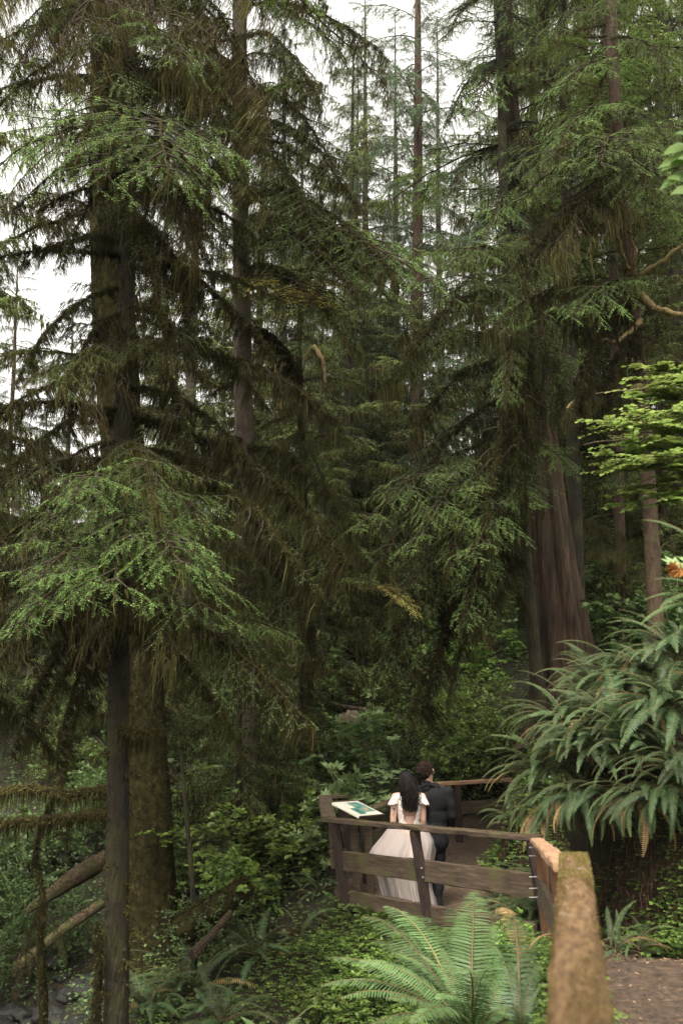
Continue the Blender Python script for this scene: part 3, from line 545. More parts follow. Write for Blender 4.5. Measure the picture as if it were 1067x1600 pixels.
TC = [bough('cedar_bough', 111 + i, 3.5, .03, rise=.15, droop=.65, nsec=26, secr=.38, secdroop=.95, ter=9, leaf=.10, lw=.03, step=.05, l0=.05, moss=200, ml=.2, mw=.02, mats=('bark_dark', 'cedar_green', 'moss', 'twig'), twigt=False, tb=.15, tg=.8, plate=.6) for i in range(3)]
rng = np.random.default_rng(77)
def at_(p, z):   # point of trunk centre line at height z
    i = int(np.argmin(np.abs(p[:, 2] - z))); return p[i]
def limbs(root, base, items):
    for it in items:
        (x0, y0, D0), (x1, y1, D1), T = it[:3]; lat = it[3] if len(it) > 3 else 1.
        T = long_(T, P(x0, y0, D0), P(x1, y1, D1)); place(T, P(x0, y0, D0), P(x1, y1, D1), root, base, lat=lat, roll=rng.normal(0, .12))
def fill(root, base, p, n, z0, z1, ln, Ts, pitch=(-.35, .1), azr=(0, 6.283), taper=.4):
    for i in range(n):
        u = (i + rng.random()) / n; z = z0 + (z1 - z0) * u; a = rng.uniform(*azr); el = rng.uniform(*pitch); l = rng.uniform(*ln) * (1 - taper * u)
        A = at_(p, z); B = A + l * np.array([math.cos(a) * math.cos(el), math.sin(a) * math.cos(el), math.sin(el)]); place(long_(Ts[rng.integers(len(Ts))], A, B), A, B, root, base, roll=rng.normal(0, .15), lat=rng.uniform(.85, 1.15))
A0, A1, A2, A3 = TA; B0, B1, B2, B3 = TB; M0, M1, M2, M3 = TM; G0 = TG[0]; D0_, D1_ = TD
BIG = []; gnarl0 = []
# T1: slender dark hemlock, front left
root, base, p, R = tree('hemlock_tree', 'slender dark hemlock at front left with long arching moss-draped limbs', [(212, -1300, 10, 10), (207, -330, 10, 17), (205, 0, 10, 19), (203, 200, 10, 22), (199, 450, 10, 26), (192, 700, 10, 29), (186, 950, 10, 31), (184, 1250, 10, 34), (182, 1600, 10, 38)], 'bark_dark', seed=2, tuft=20000, sides=16, n=120)
limbs(root, base, [
    ((199, 405, 10), (-60, 425, 9.6), A0), ((199, 385, 10), (55, 400, 10.8), A1), ((197, 450, 10), (25, 600, 9.6), A2), ((198, 490, 10), (95, 630, 9.2), A3), ((195, 575, 10), (-60, 700, 9.4), A0), ((193, 640, 10), (-10, 760, 9.), A1, .8),
    ((192, 655, 10), (-90, 670, 10.5), A3), ((192, 690, 10), (55, 760, 9.5), A1), ((200, 560, 10), (530, 660, 9.5), A2), ((198, 610, 10), (390, 720, 9.3), A3), ((198, 650, 10), (540, 880, 9.3), A0), ((196, 705, 10), (400, 800, 9.2), A1), ((196, 722, 10), (500, 930, 8.8), A2),
    ((200, 400, 10), (430, 560, 9.6), A1), ((200, 420, 10), (440, 470, 10.5), A0, .8), ((200, 520, 10), (300, 700, 9.), A3), ((199, 500, 10), (420, 640, 10.6), A2), ((203, 305, 10), (400, 370, 9.7), A0), ((203, 330, 10), (330, 520, 10.6), M1), ((203, 300, 10), (60, 330, 9.5), A2, .7),
    ((204, 165, 10), (360, 105, 10.4), A3, .6), ((204, 150, 10), (330, 160, 9.6), A2, .6), ((204, 140, 10), (-20, 145, 10.3), A1, .5), ((205, 60, 10), (330, -30, 10.3), M0), ((205, 30, 10), (60, 20, 9.5), M2), ((205, -40, 10), (20, 60, 9.4), M1), ((205, -40, 10), (370, 60, 9.3), M3), ((205, -100, 10), (430, 40, 9.8), D0_),
    # green sprays
    ((204, 195, 10), (-30, 285, 8.6), B0), ((204, 200, 10), (75, 230, 8.2), B1), ((204, 185, 10), (355, 250, 8.7), B2), ((204, 205, 10), (265, 275, 7.7), B3, 1.2), ((204, 215, 10), (150, 300, 7.9), B1, 1.2), ((204, 220, 10), (330, 310, 9), M0), ((204, 235, 10), (20, 330, 9.2), M2), ((204, 60, 10), (290, 100, 8.6), B3), ((204, 40, 10), (130, 90, 8.8), B0), ((204, 240, 10), (230, 400, 9.2), M3),
    ((192, 860, 10), (5, 1020, 8.0), B0, 1.1), ((192, 835, 10), (45, 930, 7.8), B2, 1.1), ((192, 850, 10), (335, 980, 8.2), B1, 1.1), ((192, 785, 10), (40, 850, 8.4), B3), ((193, 750, 10), (330, 830, 8.5), B0), ((193, 745, 10), (110, 790, 8.), B2), ((192, 800, 10), (285, 890, 7.9), B3, 1.1), ((192, 845, 10), (180, 940, 7.7), B1, 1.2), ((192, 870, 10), (130, 1010, 8.2), D0_), ((192, 880, 10), (260, 1040, 8.4), D1_),
    ((192, 720, 10), (-60, 800, 8.6), M0), ((192, 760, 10), (-40, 900, 8.4), M1), ((192, 700, 10), (250, 800, 8.2), M2), ((192, 735, 10), (200, 850, 8.2), B3, 1.1), ((196, 560, 10), (270, 560, 8.6), M3), ((196, 540, 10), (90, 620, 8.6), M1),
    ((192, 570, 10), (40, 600, 9), M0), ((192, 590, 10), (-50, 560, 10.4), M2), ((193, 580, 10), (330, 590, 10), M3),
    # upper moss curtains
    ((206, -60, 10), (-60, 60, 9.0), D0_), ((206, -30, 10), (110, 130, 8.6), D1_), ((206, -20, 10), (300, 150, 8.8), D0_), ((206, -80, 10), (350, 120, 9.4), M1), ((206, -60, 10), (420, 190, 9.6), D1_), ((205, 80, 10), (430, 260, 9.6), M0), ((205, 60, 10), (-40, 200, 9.4), M2), ((205, 10, 10), (40, 150, 10.8), D0_),
    ((205, 100, 10), (120, 260, 8.4), M3), ((204, 210, 10), (420, 330, 9.2), M1), ((204, 230, 10), (300, 420, 8.8), D1_), ((203, 260, 10), (100, 420, 9.4), M0), ((203, 330, 10), (260, 520, 8.6), A3), ((200, 480, 10), (330, 600, 9.), M2), ((199, 520, 10), (130, 680, 8.8), D0_),
    # dark low drooping limbs
    ((187, 950, 10), (20, 1180, 9.5), A2), ((187, 965, 10), (60, 1140, 9.0), A0), ((188, 935, 10), (-60, 1090, 9.2), A1), ((187, 975, 10), (90, 1200, 9.6), A3), ((188, 955, 10), (430, 1060, 9.4), M1), ((188, 980, 10), (370, 1160, 9.2), A1), ((188, 960, 10), (490, 1140, 9), M3), ((187, 1000, 10), (110, 1180, 10.5), A0), ((188, 905, 10), (-40, 960, 9), M2), ((188, 960, 10), (470, 1000, 9.6), B2, .8), ((187, 880, 10), (460, 1010, 10.2), M0),
])
fill(root, base, p, 24, 11, 19, (1.6, 3.2), [M0, M1, B0, B1, M2], pitch=(-.4, .1))
for k in range(16):
    py_ = rng.uniform(960, 1560); x_ = 185 + rng.normal(0, 2); sd_k = rng.choice([-1, 1]); ln_ = rng.uniform(14, 34); gnarl0.append([(x_, py_, 10), (x_ + sd_k * ln_ * .6, py_ - rng.uniform(0, 8), 10 - .1 * rng.random()), (x_ + sd_k * ln_, py_ + rng.uniform(-8, 10), 9.9)])
STUBR, STUBB = root, base
root, base, p, R = tree('hemlock_tree', 'moss-draped hemlock added off the left edge to shade the lower left, its dark boughs reaching into view', [(-190, -1000, 13, 18), (-185, 0, 13, 24), (-180, 600, 13, 28), (-180, 1200, 13, 32), (-182, 1500, 13, 40)], 'bark_dark', seed=44, n=50, sides=12)  # trunk out of view; tree added to darken the left side
fill(root, base, p, 30, 2.2, 6.6, (2.2, 3.6), TA + TM, pitch=(-.6, -.1), taper=0); fill(root, base, p, 34, 9.6, 22, (2.2, 3.8), [M0, M1, D0_, M2, B0], pitch=(-.5, 0), taper=.2)
# T1b: thick mossy tree
root, base, p, R = tree('mossy_tree', 'thick moss-coated tree right behind the slender front hemlock', [(185, -1300, 14, 40), (178, -420, 14, 52), (174, 0, 14, 60), (172, 300, 14, 66), (180, 550, 14, 68), (205, 850, 14, 66), (226, 1150, 14, 68), (236, 1350, 14, 74), (240, 1450, 14, 84), (243, 1535, 14, 112)], 'bark_mossy', seed=5, tuft=26000, sides=26, n=110, lump=.04)
limbs(root, base, [((175, 130, 14), (380, 240, 12), M1), ((175, 60, 14), (420, 150, 12.5), D0_), ((175, 0, 14), (20, 120, 12.5), D1_), ((175, -60, 14), (300, 50, 12), D0_), ((175, -40, 14), (90, 60, 12), M3), ((175, 30, 14), (-80, 130, 13), D1_), ((175, -120, 14), (-60, 10, 13), M0), ((175, -130, 14), (150, 40, 12), D1_), ((175, -160, 14), (470, 30, 13), M2), ((172, 260, 14), (330, 420, 13), M0), ((172, 200, 14), (0, 330, 13.5), D0_), ((178, 330, 14), (300, 520, 12.6), A2), ((190, 640, 14), (330, 760, 12.6), M3), ((200, 700, 14), (60, 850, 12.6), A1), ((205, 800, 14), (420, 900, 12.4), A3), ((215, 1000, 14), (350, 1120, 12.8), A0), ((230, 1130, 14), (262, 1142, 13.4), A2, .5), ((210, 900, 14), (60, 1060, 13), A2)])
fill(root, base, p, 15, 8.5, 16.5, (2.2, 4.), [M0, M1, D0_, D1_, M2], pitch=(-.7, -.1)); fill(root, base, p, 26, 16, 27, (3, 5.), [M0, M1, B0, B1, M2], pitch=(-.4, .1))
root, base, p, R = tree('hemlock_tree', 'pale straight trunk left of centre with brown moss curtains and green limb tips', [(370, -1200, 17, 16), (372, -420, 17, 22), (374, 0, 17, 24), (376, 300, 17, 27), (380, 600, 17, 29), (385, 850, 17, 30), (388, 980, 17, 32), (390, 1080, 17, 34)], 'bark_pale', seed=8, tuft=4000, n=90)
limbs(root, base, [((375, 320, 17), (620, 440, 13.2), M0, 1.1), ((376, 370, 17), (690, 455, 13.), B0, 1.1), ((376, 390, 17), (640, 500, 13.2), B1), ((376, 360, 17), (560, 470, 13), D0_), ((376, 420, 17), (560, 560, 13.4), A2), ((376, 300, 17), (540, 400, 14), D1_), ((375, 200, 17), (560, 330, 14), M1), ((375, 240, 17), (500, 380, 14), M2), ((375, 150, 17), (520, 260, 14.5), M3), ((375, 60, 17), (500, 170, 14.5), D0_), ((375, 0, 17), (560, 130, 15), B2, .8), ((375, 100, 17), (290, 200, 14.5), M1), ((375, 250, 17), (300, 360, 15), M3),
    ((376, 450, 17), (490, 462, 14), G0), ((380, 520, 17), (470, 600, 15), A3), ((382, 700, 17), (560, 840, 14.5), A1), ((384, 760, 17), (540, 950, 14), M2), ((384, 800, 17), (480, 980, 14), A0), ((382, 690, 17), (300, 800, 15), A2), ((386, 880, 17), (500, 1040, 14.5), M3), ((386, 900, 17), (330, 1010, 14.5), M0)])
place(G0, P(420, 470, 14.1), P(492, 462, 13.6), root, base, name='branch', lat=1.4)
fill(root, base, p, 24, 12, 20.5, (2.2, 4.4), [M0, M1, M2, M3, D0_, D1_, B3], pitch=(-.75, -.15)); fill(root, base, p, 22, 20, 28, (3, 5.), [M0, M1, B0, B1, M2], pitch=(-.4, .1))
# T3 redcedar
root, base, p, R = tree('redcedar_tree', 'massive red-barked tree with a flared fluted trunk on the right bank', [(770, -1200, 18, 18), (776, -330, 18, 26), (784, 0, 18, 29), (796, 200, 18, 33), (812, 360, 18, 38), (832, 600, 18, 46), (850, 780, 18, 58), (866, 920, 18, 72), (880, 1020, 18, 88), (888, 1090, 18, 112), (892, 1150, 18, 140)], 'bark_red', seed=4, sides=44, n=120, lump=.045, flute=.38, nf=8)
limbs(root, base, [((800, 250, 18), (690, 330, 15.5), TC[0]), ((800, 200, 18), (900, 290, 16), TC[1]), ((796, 120, 18), (700, 200, 16), TC[2]), ((790, 60, 18), (880, 120, 16), TC[0]), ((812, 340, 18), (740, 400, 15.5), TC[1], 1.2), ((812, 360, 18), (900, 420, 16.5), TC[2]), ((790, 0, 18), (690, 70, 15.4), B3), ((790, 30, 18), (835, 125, 15.2), B0), ((792, 90, 18), (740, 190, 15.2), B1), ((797, 200, 18), (850, 290, 15.4), B2), ((803, 290, 18), (760, 370, 15.2), B0), ((830, 500, 18), (795, 640, 15.6), M1), ((832, 540, 18), (885, 650, 15.6), M3), ((834, 590, 18), (815, 740, 15.6), M2), ((828, 480, 18), (860, 590, 15.4), B3), ((788, -60, 18), (800, 50, 15.2), B1)])
# hemlock intertwined with the redcedar
root, base, p, R = tree('hemlock_tree', 'slender hemlock pressed against the left side of the big red trunk', [(772, -900, 16.4, 8), (776, -200, 16.4, 12), (786, 300, 16.4, 15), (800, 560, 16.4, 17), (815, 780, 16.4, 18), (828, 960, 16.4, 19), (845, 1130, 16.4, 21)], 'bark_dark', seed=9, tuft=4000, n=90, sides=14)
limbs(root, base, [((804, 620, 16.4), (600, 900, 14), A1), ((810, 700, 16.4), (620, 1010, 14), A2), ((812, 740, 16.4), (580, 1080, 14.2), A3), ((815, 800, 16.4), (660, 1110, 14.4), A0), ((802, 560, 16.4), (640, 690, 14.2), M1), ((800, 540, 16.4), (600, 600, 14.2), M3), ((806, 660, 16.4), (700, 900, 13.6), M0),
    ((800, 560, 16.4), (815, 790, 13.6), A3, .7), ((800, 540, 16.4), (840, 700, 13.6), A1, .7), ((800, 520, 16.4), (790, 640, 13.4), D1_, .8), ((806, 640, 16.4), (760, 860, 13.4), A2, .8), ((808, 690, 16.4), (720, 1000, 13.8), M2), ((812, 780, 16.4), (740, 1000, 14), A1),
    ((800, 700, 16.4), (550, 835, 13.4), B0), ((806, 720, 16.4), (630, 870, 13.), B1), ((808, 730, 16.4), (735, 880, 13), B2, 1.1), ((806, 740, 16.4), (575, 905, 13.6), M0), ((812, 800, 16.4), (610, 960, 13.6), D0_), ((806, 690, 16.4), (900, 745, 14.5), B2, .7),
    ((795, 460, 16.4), (640, 560, 14), M0), ((795, 440, 16.4), (690, 480, 14), B1), ((795, 450, 16.4), (850, 520, 13.4), B0), ((793, 400, 16.4), (700, 420, 14), B2), ((793, 380, 16.4), (900, 450, 14), M2), ((795, 480, 16.4), (930, 540, 14), A3), ((812, 850, 16.4), (560, 1000, 14.4), M1), ((815, 880, 16.4), (640, 1120, 14.6), M3), ((812, 820, 16.4), (700, 1120, 14.8), D1_)])
place(G0, P(590, 915, 13.6), P(655, 960, 13.2), root, base); place(G0, P(560, 925, 13.8), P(622, 918, 13.4), root, base)
fill(root, base, p, 14, 10, 19, (1.6, 3.2), [B0, B1, M1, M2, B3], pitch=(-.45, 0)); fill(root, base, p, 20, 19, 27, (2.4, 4.2), [B0, B1, M1, M2, B3], pitch=(-.4, .1))
# T4 right mossy tree with gnarled pale limbs
root, base, p, R = tree('mossy_tree', 'mossy rust-brown trunk near the right edge carrying gnarled pale limbs', [(940, -1000, 13.5, 9), (948, -250, 13.5, 16), (956, 100, 13.5, 19), (968, 300, 13.5, 22), (986, 450, 13.5, 24), (1002, 620, 13.5, 23), (1015, 800, 13.5, 23), (1024, 980, 13.5, 25), (1030, 1060, 13.5, 28)], 'bark_rust', seed=12, tuft=12000, n=110)
limbs(root, base, [((966, 250, 13.5), (800, 330, 11.6), B0), ((966, 240, 13.5), (850, 260, 11.2), B1, 1.1), ((966, 230, 13.5), (940, 260, 11), B2, 1.2), ((966, 240, 13.5), (1020, 300, 11.4), B3), ((968, 280, 13.5), (870, 400, 11.6), D1_), ((962, 180, 13.5), (880, 215, 11.8), B3), ((962, 180, 13.5), (1050, 230, 12), B1), ((968, 300, 13.5), (820, 440, 12), M0), ((985, 450, 13.5), (760, 520, 12.2), M3), ((985, 440, 13.5), (890, 500, 11.6), B2), ((985, 455, 13.5), (840, 470, 12.4), A0),
    ((998, 600, 13.5), (880, 660, 12), A1, .5), ((992, 520, 13.5), (1100, 640, 12.4), M0), ((990, 480, 13.5), (900, 640, 12.2), A3, .8), ((990, 500, 13.5), (960, 700, 12.2), A1, .8), ((955, 100, 13.5), (870, 150, 12), B0), ((952, 60, 13.5), (1040, 110, 12), B2), ((950, 20, 13.5), (860, 60, 12), B1), ((966, 260, 13.5), (1090, 330, 12), B0)])
fill(root, base, p, 12, 9.5, 15, (1.4, 2.6), [B0, B1, B2, M1], pitch=(-.4, 0)); fill(root, base, p, 16, 14, 21, (2, 3.6), [B0, B1, M1, M2], pitch=(-.4, .1))
def gnarl(root, base, pts, r0, mat='limb_pale', name='dead_limb', tuft=700, st=0):
    pts = resample(np.array([P(*q) for q in pts]), 18) - base;  pts += np.cumsum(rng.normal(0, .012, pts.shape), 0); mb = MB(); rr = np.linspace(r0, r0 * .35, 18)
    tube(mb, pts, rr, 9, 0, 0, lump=.25); j = rng.integers(0, 18, tuft); d = nrm(rng.normal(0, 1, (tuft, 3)) - Z * .3); f = rng.random((tuft, 1)); j = np.clip(j, 0, 16); q = pts[j] * (1 - f) + pts[j + 1] * f
    stamp(mb, KITE[0], KITE[1], q + d * rr[j][:, None] * .9, nrm(d - Z * .6), rng.normal(0, 1, (tuft, 3)), np.stack([.02 + .04 * rng.random(tuft), .010 + 0 * f[:, 0], f[:, 0]], -1), 1, .5 + .5 * rng.random(tuft)); 
    if st:
        j = rng.integers(0, 17, st); strands(mb, pts[j] + (pts[j + 1] - pts[j]) * rng.random((st, 1)) + rng.normal(0, .02, (st, 3)), .04 + .22 * rng.random(st) ** 2, .006 + .010 * rng.random(st), 1, rng.random(st) * .7)
    return mb.obj(name, [mat, 'moss'], root)
for g_ in [([(990, 440, 13.4), (1015, 425, 13.), (1040, 405, 12.8), (1085, 365, 12.5)], .05), ([(998, 462, 13.4), (1020, 480, 13), (1045, 486, 12.8), (1090, 487, 12.6)], .06), ([(984, 430, 13.4), (972, 390, 13.1), (962, 365, 13), (958, 342, 13)], .035), ([(986, 440, 13.3), (993, 400, 13.), (985, 360, 13), (975, 340, 13)], .035), ([(996, 500, 13.3), (975, 520, 13), (955, 528, 12.8), (935, 520, 12.7)], .04), ([(1000, 605, 13.4), (950, 605, 13), (905, 622, 12.7), (888, 640, 12.6)], .055), ([(1000, 570, 13.4), (975, 562, 13.1), (965, 575, 13)], .05)]: gnarl(root, base, *g_)
# T5 thin trunk top right
root, base, p, R = tree('hemlock_tree', 'thin brown trunk rising at the top right among bright green boughs', [(934, -260, 21, 10), (944, 60, 21, 12), (952, 250, 21, 13), (962, 600, 21, 15), (972, 1040, 21, 18)], 'bark_rust', seed=15, n=60, sides=12)
fill(root, base, p, 20, 11.5, 22, (2.4, 4.4), [B0, B1, B2, B3, M1], pitch=(-.35, .1)); fill(root, base, p, 11, 4, 11.5, (2., 3.4), [M0, M1, M2, A2, B3], pitch=(-.5, 0))
# T6 broad bright hemlock between the redcedar and the right edge
root, base, p, R = tree('hemlock_tree', 'broad bright green hemlock high in front of the upper red trunk', [(870, -280, 19.5, 14), (880, 100, 19.5, 17), (890, 500, 19.5, 20), (905, 1050, 19.5, 24)], 'bark_dark', seed=16, n=60, sides=12)
fill(root, base, p, 38, 10.5, 20, (2.4, 4.8), [B0, B1, B2, B3], pitch=(-.3, .1)); fill(root, base, p, 10, 5, 10.5, (2.2, 3.6), [M0, M1, A2, B3, B2], pitch=(-.5, 0))
for g_ in gnarl0: gnarl(STUBR, STUBB, g_, rng.uniform(.008, .02), mat='limb', name='broken_stub', tuft=150)
T1R = [o for o in bpy.data.objects if o.get('label', '').startswith('slender dark hemlock')][0]; T1B = np.array(T1R.location)
for g_ in [([(186, 1228, 10), (130, 1236, 10.2), (60, 1238, 10.5), (-10, 1250, 10.8)], .05), ([(186, 1268, 10), (110, 1276, 10), (30, 1285, 10.2), (-30, 1292, 10.4)], .045), ([(185, 1130, 10), (215, 1142, 9.9), (240, 1146, 9.8), (262, 1140, 9.8)], .045)]: gnarl(T1R, T1B, *g_, mat='limb', name='mossy_limb', tuft=2500, st=700)
# gnarled hanging limb left of centre
root, base, p, R = tree('mossy_tree', 'small crooked tree with pale mossy twisting limbs behind the left limbs', [(470, 470, 20, 8), (466, 560, 20, 10), (472, 700, 20, 12), (478, 900, 20, 14), (482, 1050, 20, 16)], 'bark_mossy', seed=18, n=50, sides=12, tuft=1500)
gnarl(root, base, [(468, 585, 20), (445, 570, 19.6), (425, 560, 19.4), (408, 545, 19.2)], .09); gnarl(root, base, [(440, 570, 19.5), (432, 590, 19.4), (440, 610, 19.3), (446, 640, 19.3)], .08); gnarl(root, base, [(474, 560, 20), (490, 540, 19.8), (500, 560, 19.6), (505, 600, 19.6)], .07)
fill(root, base, p, 26, 4.5, 10, (1.8, 3.), [M1, M3, A1, B2], pitch=(-.6, -.05))
# ------------------------------------------------------------------ background conifers
def crown_mesh(name, seed, Hh, Rr, z0, n, Ts):
    global rng
    rng = np.random.default_rng(seed); mb = MB()
    for i in range(n):
        u = ((i + rng.random()) / n); z = z0 + (Hh - z0) * u; a = i * 2.4 + rng.normal(0, .4); l = Rr * (1 - u) ** .7 * rng.uniform(.6, 1.15) + .3; el = rng.uniform(-.45, -.05) + .35 * u
        bake(mb, Ts[i % len(Ts)], (0, 0, z), (l * math.cos(a) * math.cos(el), l * math.sin(a) * math.cos(el), z + l * math.sin(el)), roll=rng.normal(0, .2), lat=rng.uniform(.8, 1.2))
    return mesh_of(name, *mb.arrays(), Ts[0].mats)
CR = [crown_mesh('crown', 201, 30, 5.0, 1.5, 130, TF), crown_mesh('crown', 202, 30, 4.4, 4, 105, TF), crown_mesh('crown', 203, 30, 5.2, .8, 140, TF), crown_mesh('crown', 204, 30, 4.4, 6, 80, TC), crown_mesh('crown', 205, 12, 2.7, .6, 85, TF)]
CH = [30, 30, 30, 30, 12]; rng = np.random.default_rng(9)
tm = {}
for k_, (h_, m_) in enumerate([(30, 'bark_dark'), (30, 'bark_pale'), (30, 'bark_dark'), (30, 'bark_red'), (12, 'bark_dark')]):
    pts = np.array([(0, 0, -1), (.05, .02, h_ * .3), (-.06, .05, h_ * .65), (0, 0, h_)]); mb_, _, _ = trunk(pts, np.array([.27, .22, .13, .015]) * (h_ / 30) ** .8, None, 14, 40, .05, seed=k_); tm[k_] = mb_.mesh('trunk', [m_])
def bgtree(px, D, k, s, label, kind='conifer_tree', group='conifers beyond the ravine', rs=1.):
    x = (px - W / 2) / F * D / 1.0; z = h1(x, D); r = thing(kind, (x, D, z), label, 'tree', group); r.rotation_euler.z = rng.random() * 6.28; r.scale = (s * rs, s * rs, s); r.rotation_euler.x = rng.normal(0, .01)
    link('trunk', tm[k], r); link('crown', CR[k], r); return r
BG = [(-110, 27, 0, 1.0, 'dark conifer cut off by the left edge, halfway up'), (8, 44, 3, .62, 'blue-green conifer top showing beside the sky gap at far left'),
      (290, 34, 1, .95, 'misty conifer seen between the two left trunks and the pale trunk'), (440, 38, 2, .9, 'soft green conifer just right of the pale straight trunk'),
      (505, 27, 4, 1.0, 'young green conifer standing in the middle of the view'), (400, 42, 2, .85, 'far conifer showing between the pale straight trunk and the crooked tree'), (470, 50, 0, .95, 'far tall conifer behind the small crooked tree'), (250, 40, 2, .8, 'far conifer right behind the thick mossy trunk'), (540, 30, 2, .72, 'middle-sized conifer under the top centre gap'), (548, 42, 2, .85, 'far conifer left of the top centre gap'), (622, 44, 0, .95, 'far conifer right of the top centre gap'), (575, 36, 3, .85, 'drooping cedar at the left of the top centre group'), (596, 46, 2, .55, 'distant conifer whose top shows in the bright gap at top centre'), (650, 32, 3, 1.0, 'drooping blue-green cedar at top centre'),
      (690, 42, 3, .9, 'second drooping cedar behind the top centre one'), (752, 40, 4, 1.3, 'green conifer low in the gap left of the red trunk'),
      (850, 38, 0, 1.1, 'tall conifer directly behind the red trunk'), (935, 29, 2, 1.0, 'green conifer between the red trunk and the rust-brown trunk'), (1062, 34, 0, 1.1, 'tall conifer behind the rust-brown trunk at right'), (1075, 25, 2, 1.0, 'dark conifer cut off by the right edge'),
      (60, 30, 4, .85, 'low young conifer below the sky gap at left'), (150, 26, 4, .7, 'small conifer behind the thick mossy tree, lower left'), (270, 28, 4, .9, 'young conifer glimpsed right of the thick mossy tree'), (420, 30, 4, 1.0, 'young conifer behind the small crooked tree'),
      (575, 33, 4, 1.15, 'feathery young conifer at the centre behind the golden spray'), (655, 29, 4, .95, 'young conifer behind the dark drooping limbs of the red trunk'), (960, 24, 4, .9, 'feathery young conifer right of the flared red trunk'), (1040, 22, 4, .8, 'young conifer at the right edge above the fern bank'), (905, 27, 4, 1.1, 'young conifer immediately right of the red trunk base'),
      (-60, 36, 4, 1.0, 'young conifer at the left edge beyond the creek'), (200, 46, 4, 1.3, 'far young conifer behind the left trunks'), (350, 52, 0, .7, 'far pale conifer on the hill left of centre'), (520, 60, 2, .7, 'farthest conifer on the hill at the centre'), (760, 55, 2, .9, 'far conifer on the hill behind the red trunk limbs'), (378, 15.2, 4, .44, 'small young hemlock in front of the base of the pale straight trunk'), (425, 16.2, 4, .33, 'small young hemlock between the pale trunk base and the sign'), (470, 19, 4, .5, 'young hemlock rising behind the corner railing'), (395, 21, 4, .6, 'young hemlock just right behind the pale straight trunk'), (255, 22, 4, .6, 'young hemlock behind the thick mossy trunk'), (640, 22, 4, .42, 'feathery little hemlock above the couple'), (1120, 40, 0, 1.0, 'far conifer off the right edge with boughs in view'), (100, 60, 4, 1.5, 'far conifer low in the sky gap at left')]
for a in BG: bgtree(*a)
# ------------------------------------------------------------------ ferns
def frond(name, seed, e0, e1, np_=34, mat='fern', wmax=.082, PW=.6):
    r_ = np.random.default_rng(seed); k = 24; s = np.linspace(0, 1, k); el = np.radians(e0 + (e1 - e0) * s ** 1.2); dx = np.cos(el); dz = np.sin(el)
    c = np.stack([np.cumsum(dx), np.cumsum(r_.normal(0, .06, k)) * .4, np.cumsum(dz)], -1) / k; c -= c[0]; mb = MB(); tube(mb, c, .006 * (1 - s) + .0015, 4, 1, .5)
    u = .10 + .89 * (np.arange(np_) + .5) / np_; x = u * (k - 1); a = np.clip(x.astype(int), 0, k - 2); p = c[a] + (c[a + 1] - c[a]) * (x - a)[:, None]; T = nrm(c[a + 1] - c[a]); S = nrm(np.cross(Z, T)); Nn = np.cross(T, S)
    ln = wmax * np.minimum((u - .05) / .22, 1) ** .5 * (1 - u ** 2.6) ** .8 + .008
    for sg_ in (1, -1):
        L_ = ln * r_.uniform(.85, 1.1, np_); d = S * sg_ + T * (.25 + .25 * u)[:, None] - Nn * (.18 + .1 * r_.random((np_, 1))) ; V = np.array([(0, .5, 0), (.3, .62, .02), (.72, .42, 0), (1, 0, -.07), (.72, -.38, 0), (.3, -.5, .02), (0, -.4, 0)])
        TFc = np.array([(0, 1, 5), (0, 5, 6), (1, 2, 4), (1, 4, 5), (2, 3, 4)]); wd = .89 / np_ * PW
        stamp(mb, V, TFc, p, d, Nn + r_.normal(0, .12, p.shape), np.stack([L_, np.full(np_, wd * .86), L_], -1), 0, .25 + .45 * u + r_.normal(0, .07, np_))
    T_ = Tpl(); T_.arr = mb.arrays(); T_.mats = (mat, 'rachis'); T_.mesh = mesh_of(name, *T_.arr, T_.mats); T_.chord = c[-1]; T_.len = np.linalg.norm(c[-1]); return T_
FE = [(78, 5), (72, -20), (62, -35), (50, -50), (35, -60)]
FR = {m_: [frond('frond', 300 + i, a, b, mat=m_) for i, (a, b) in enumerate(FE)] for m_ in ('fern', 'fern_light', 'fern_dead')}
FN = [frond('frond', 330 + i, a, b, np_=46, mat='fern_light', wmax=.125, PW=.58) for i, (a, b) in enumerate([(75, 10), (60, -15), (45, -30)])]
def put_frond(T, root, az, s, tilt=0., loc=(0, 0, 0), name='frond', roll=0.):
    o = link(name, T.mesh, root); o.matrix_basis = Matrix.Translation(Vector([float(q) for q in loc])) @ Matrix.Rotation(az, 4, 'Z') @ Matrix.Rotation(-tilt, 4, 'Y') @ Matrix.Rotation(roll, 4, 'X') @ Matrix.Scale(s, 4); return o
def fern(pos, size, n, label, mat='fern', az=None, dead=2, spread=1., tilt=0, cat='fern', group='sword ferns'):
    root = thing('fern', pos, label, cat, group)
    for i in range(n):
        a = (i * 2.4 + rng.normal(0, .3)) if az is None else rng.uniform(*az); q = rng.random(); T = FR[mat][min(4, int(q ** .8 * 5 * spread))]
        if i < dead: T = FR['fern_dead'][4]
        put_frond(T, root, a, size * rng.uniform(.65, 1.1), tilt=math.radians(tilt + rng.normal(0, 7)), loc=rng.normal(0, .03, 3), roll=rng.normal(0, .25))
    return root
def on(px, py, D, dz=0.):
    x = (px - W / 2) / F * D; return (x, D, h1(x, D) + dz)
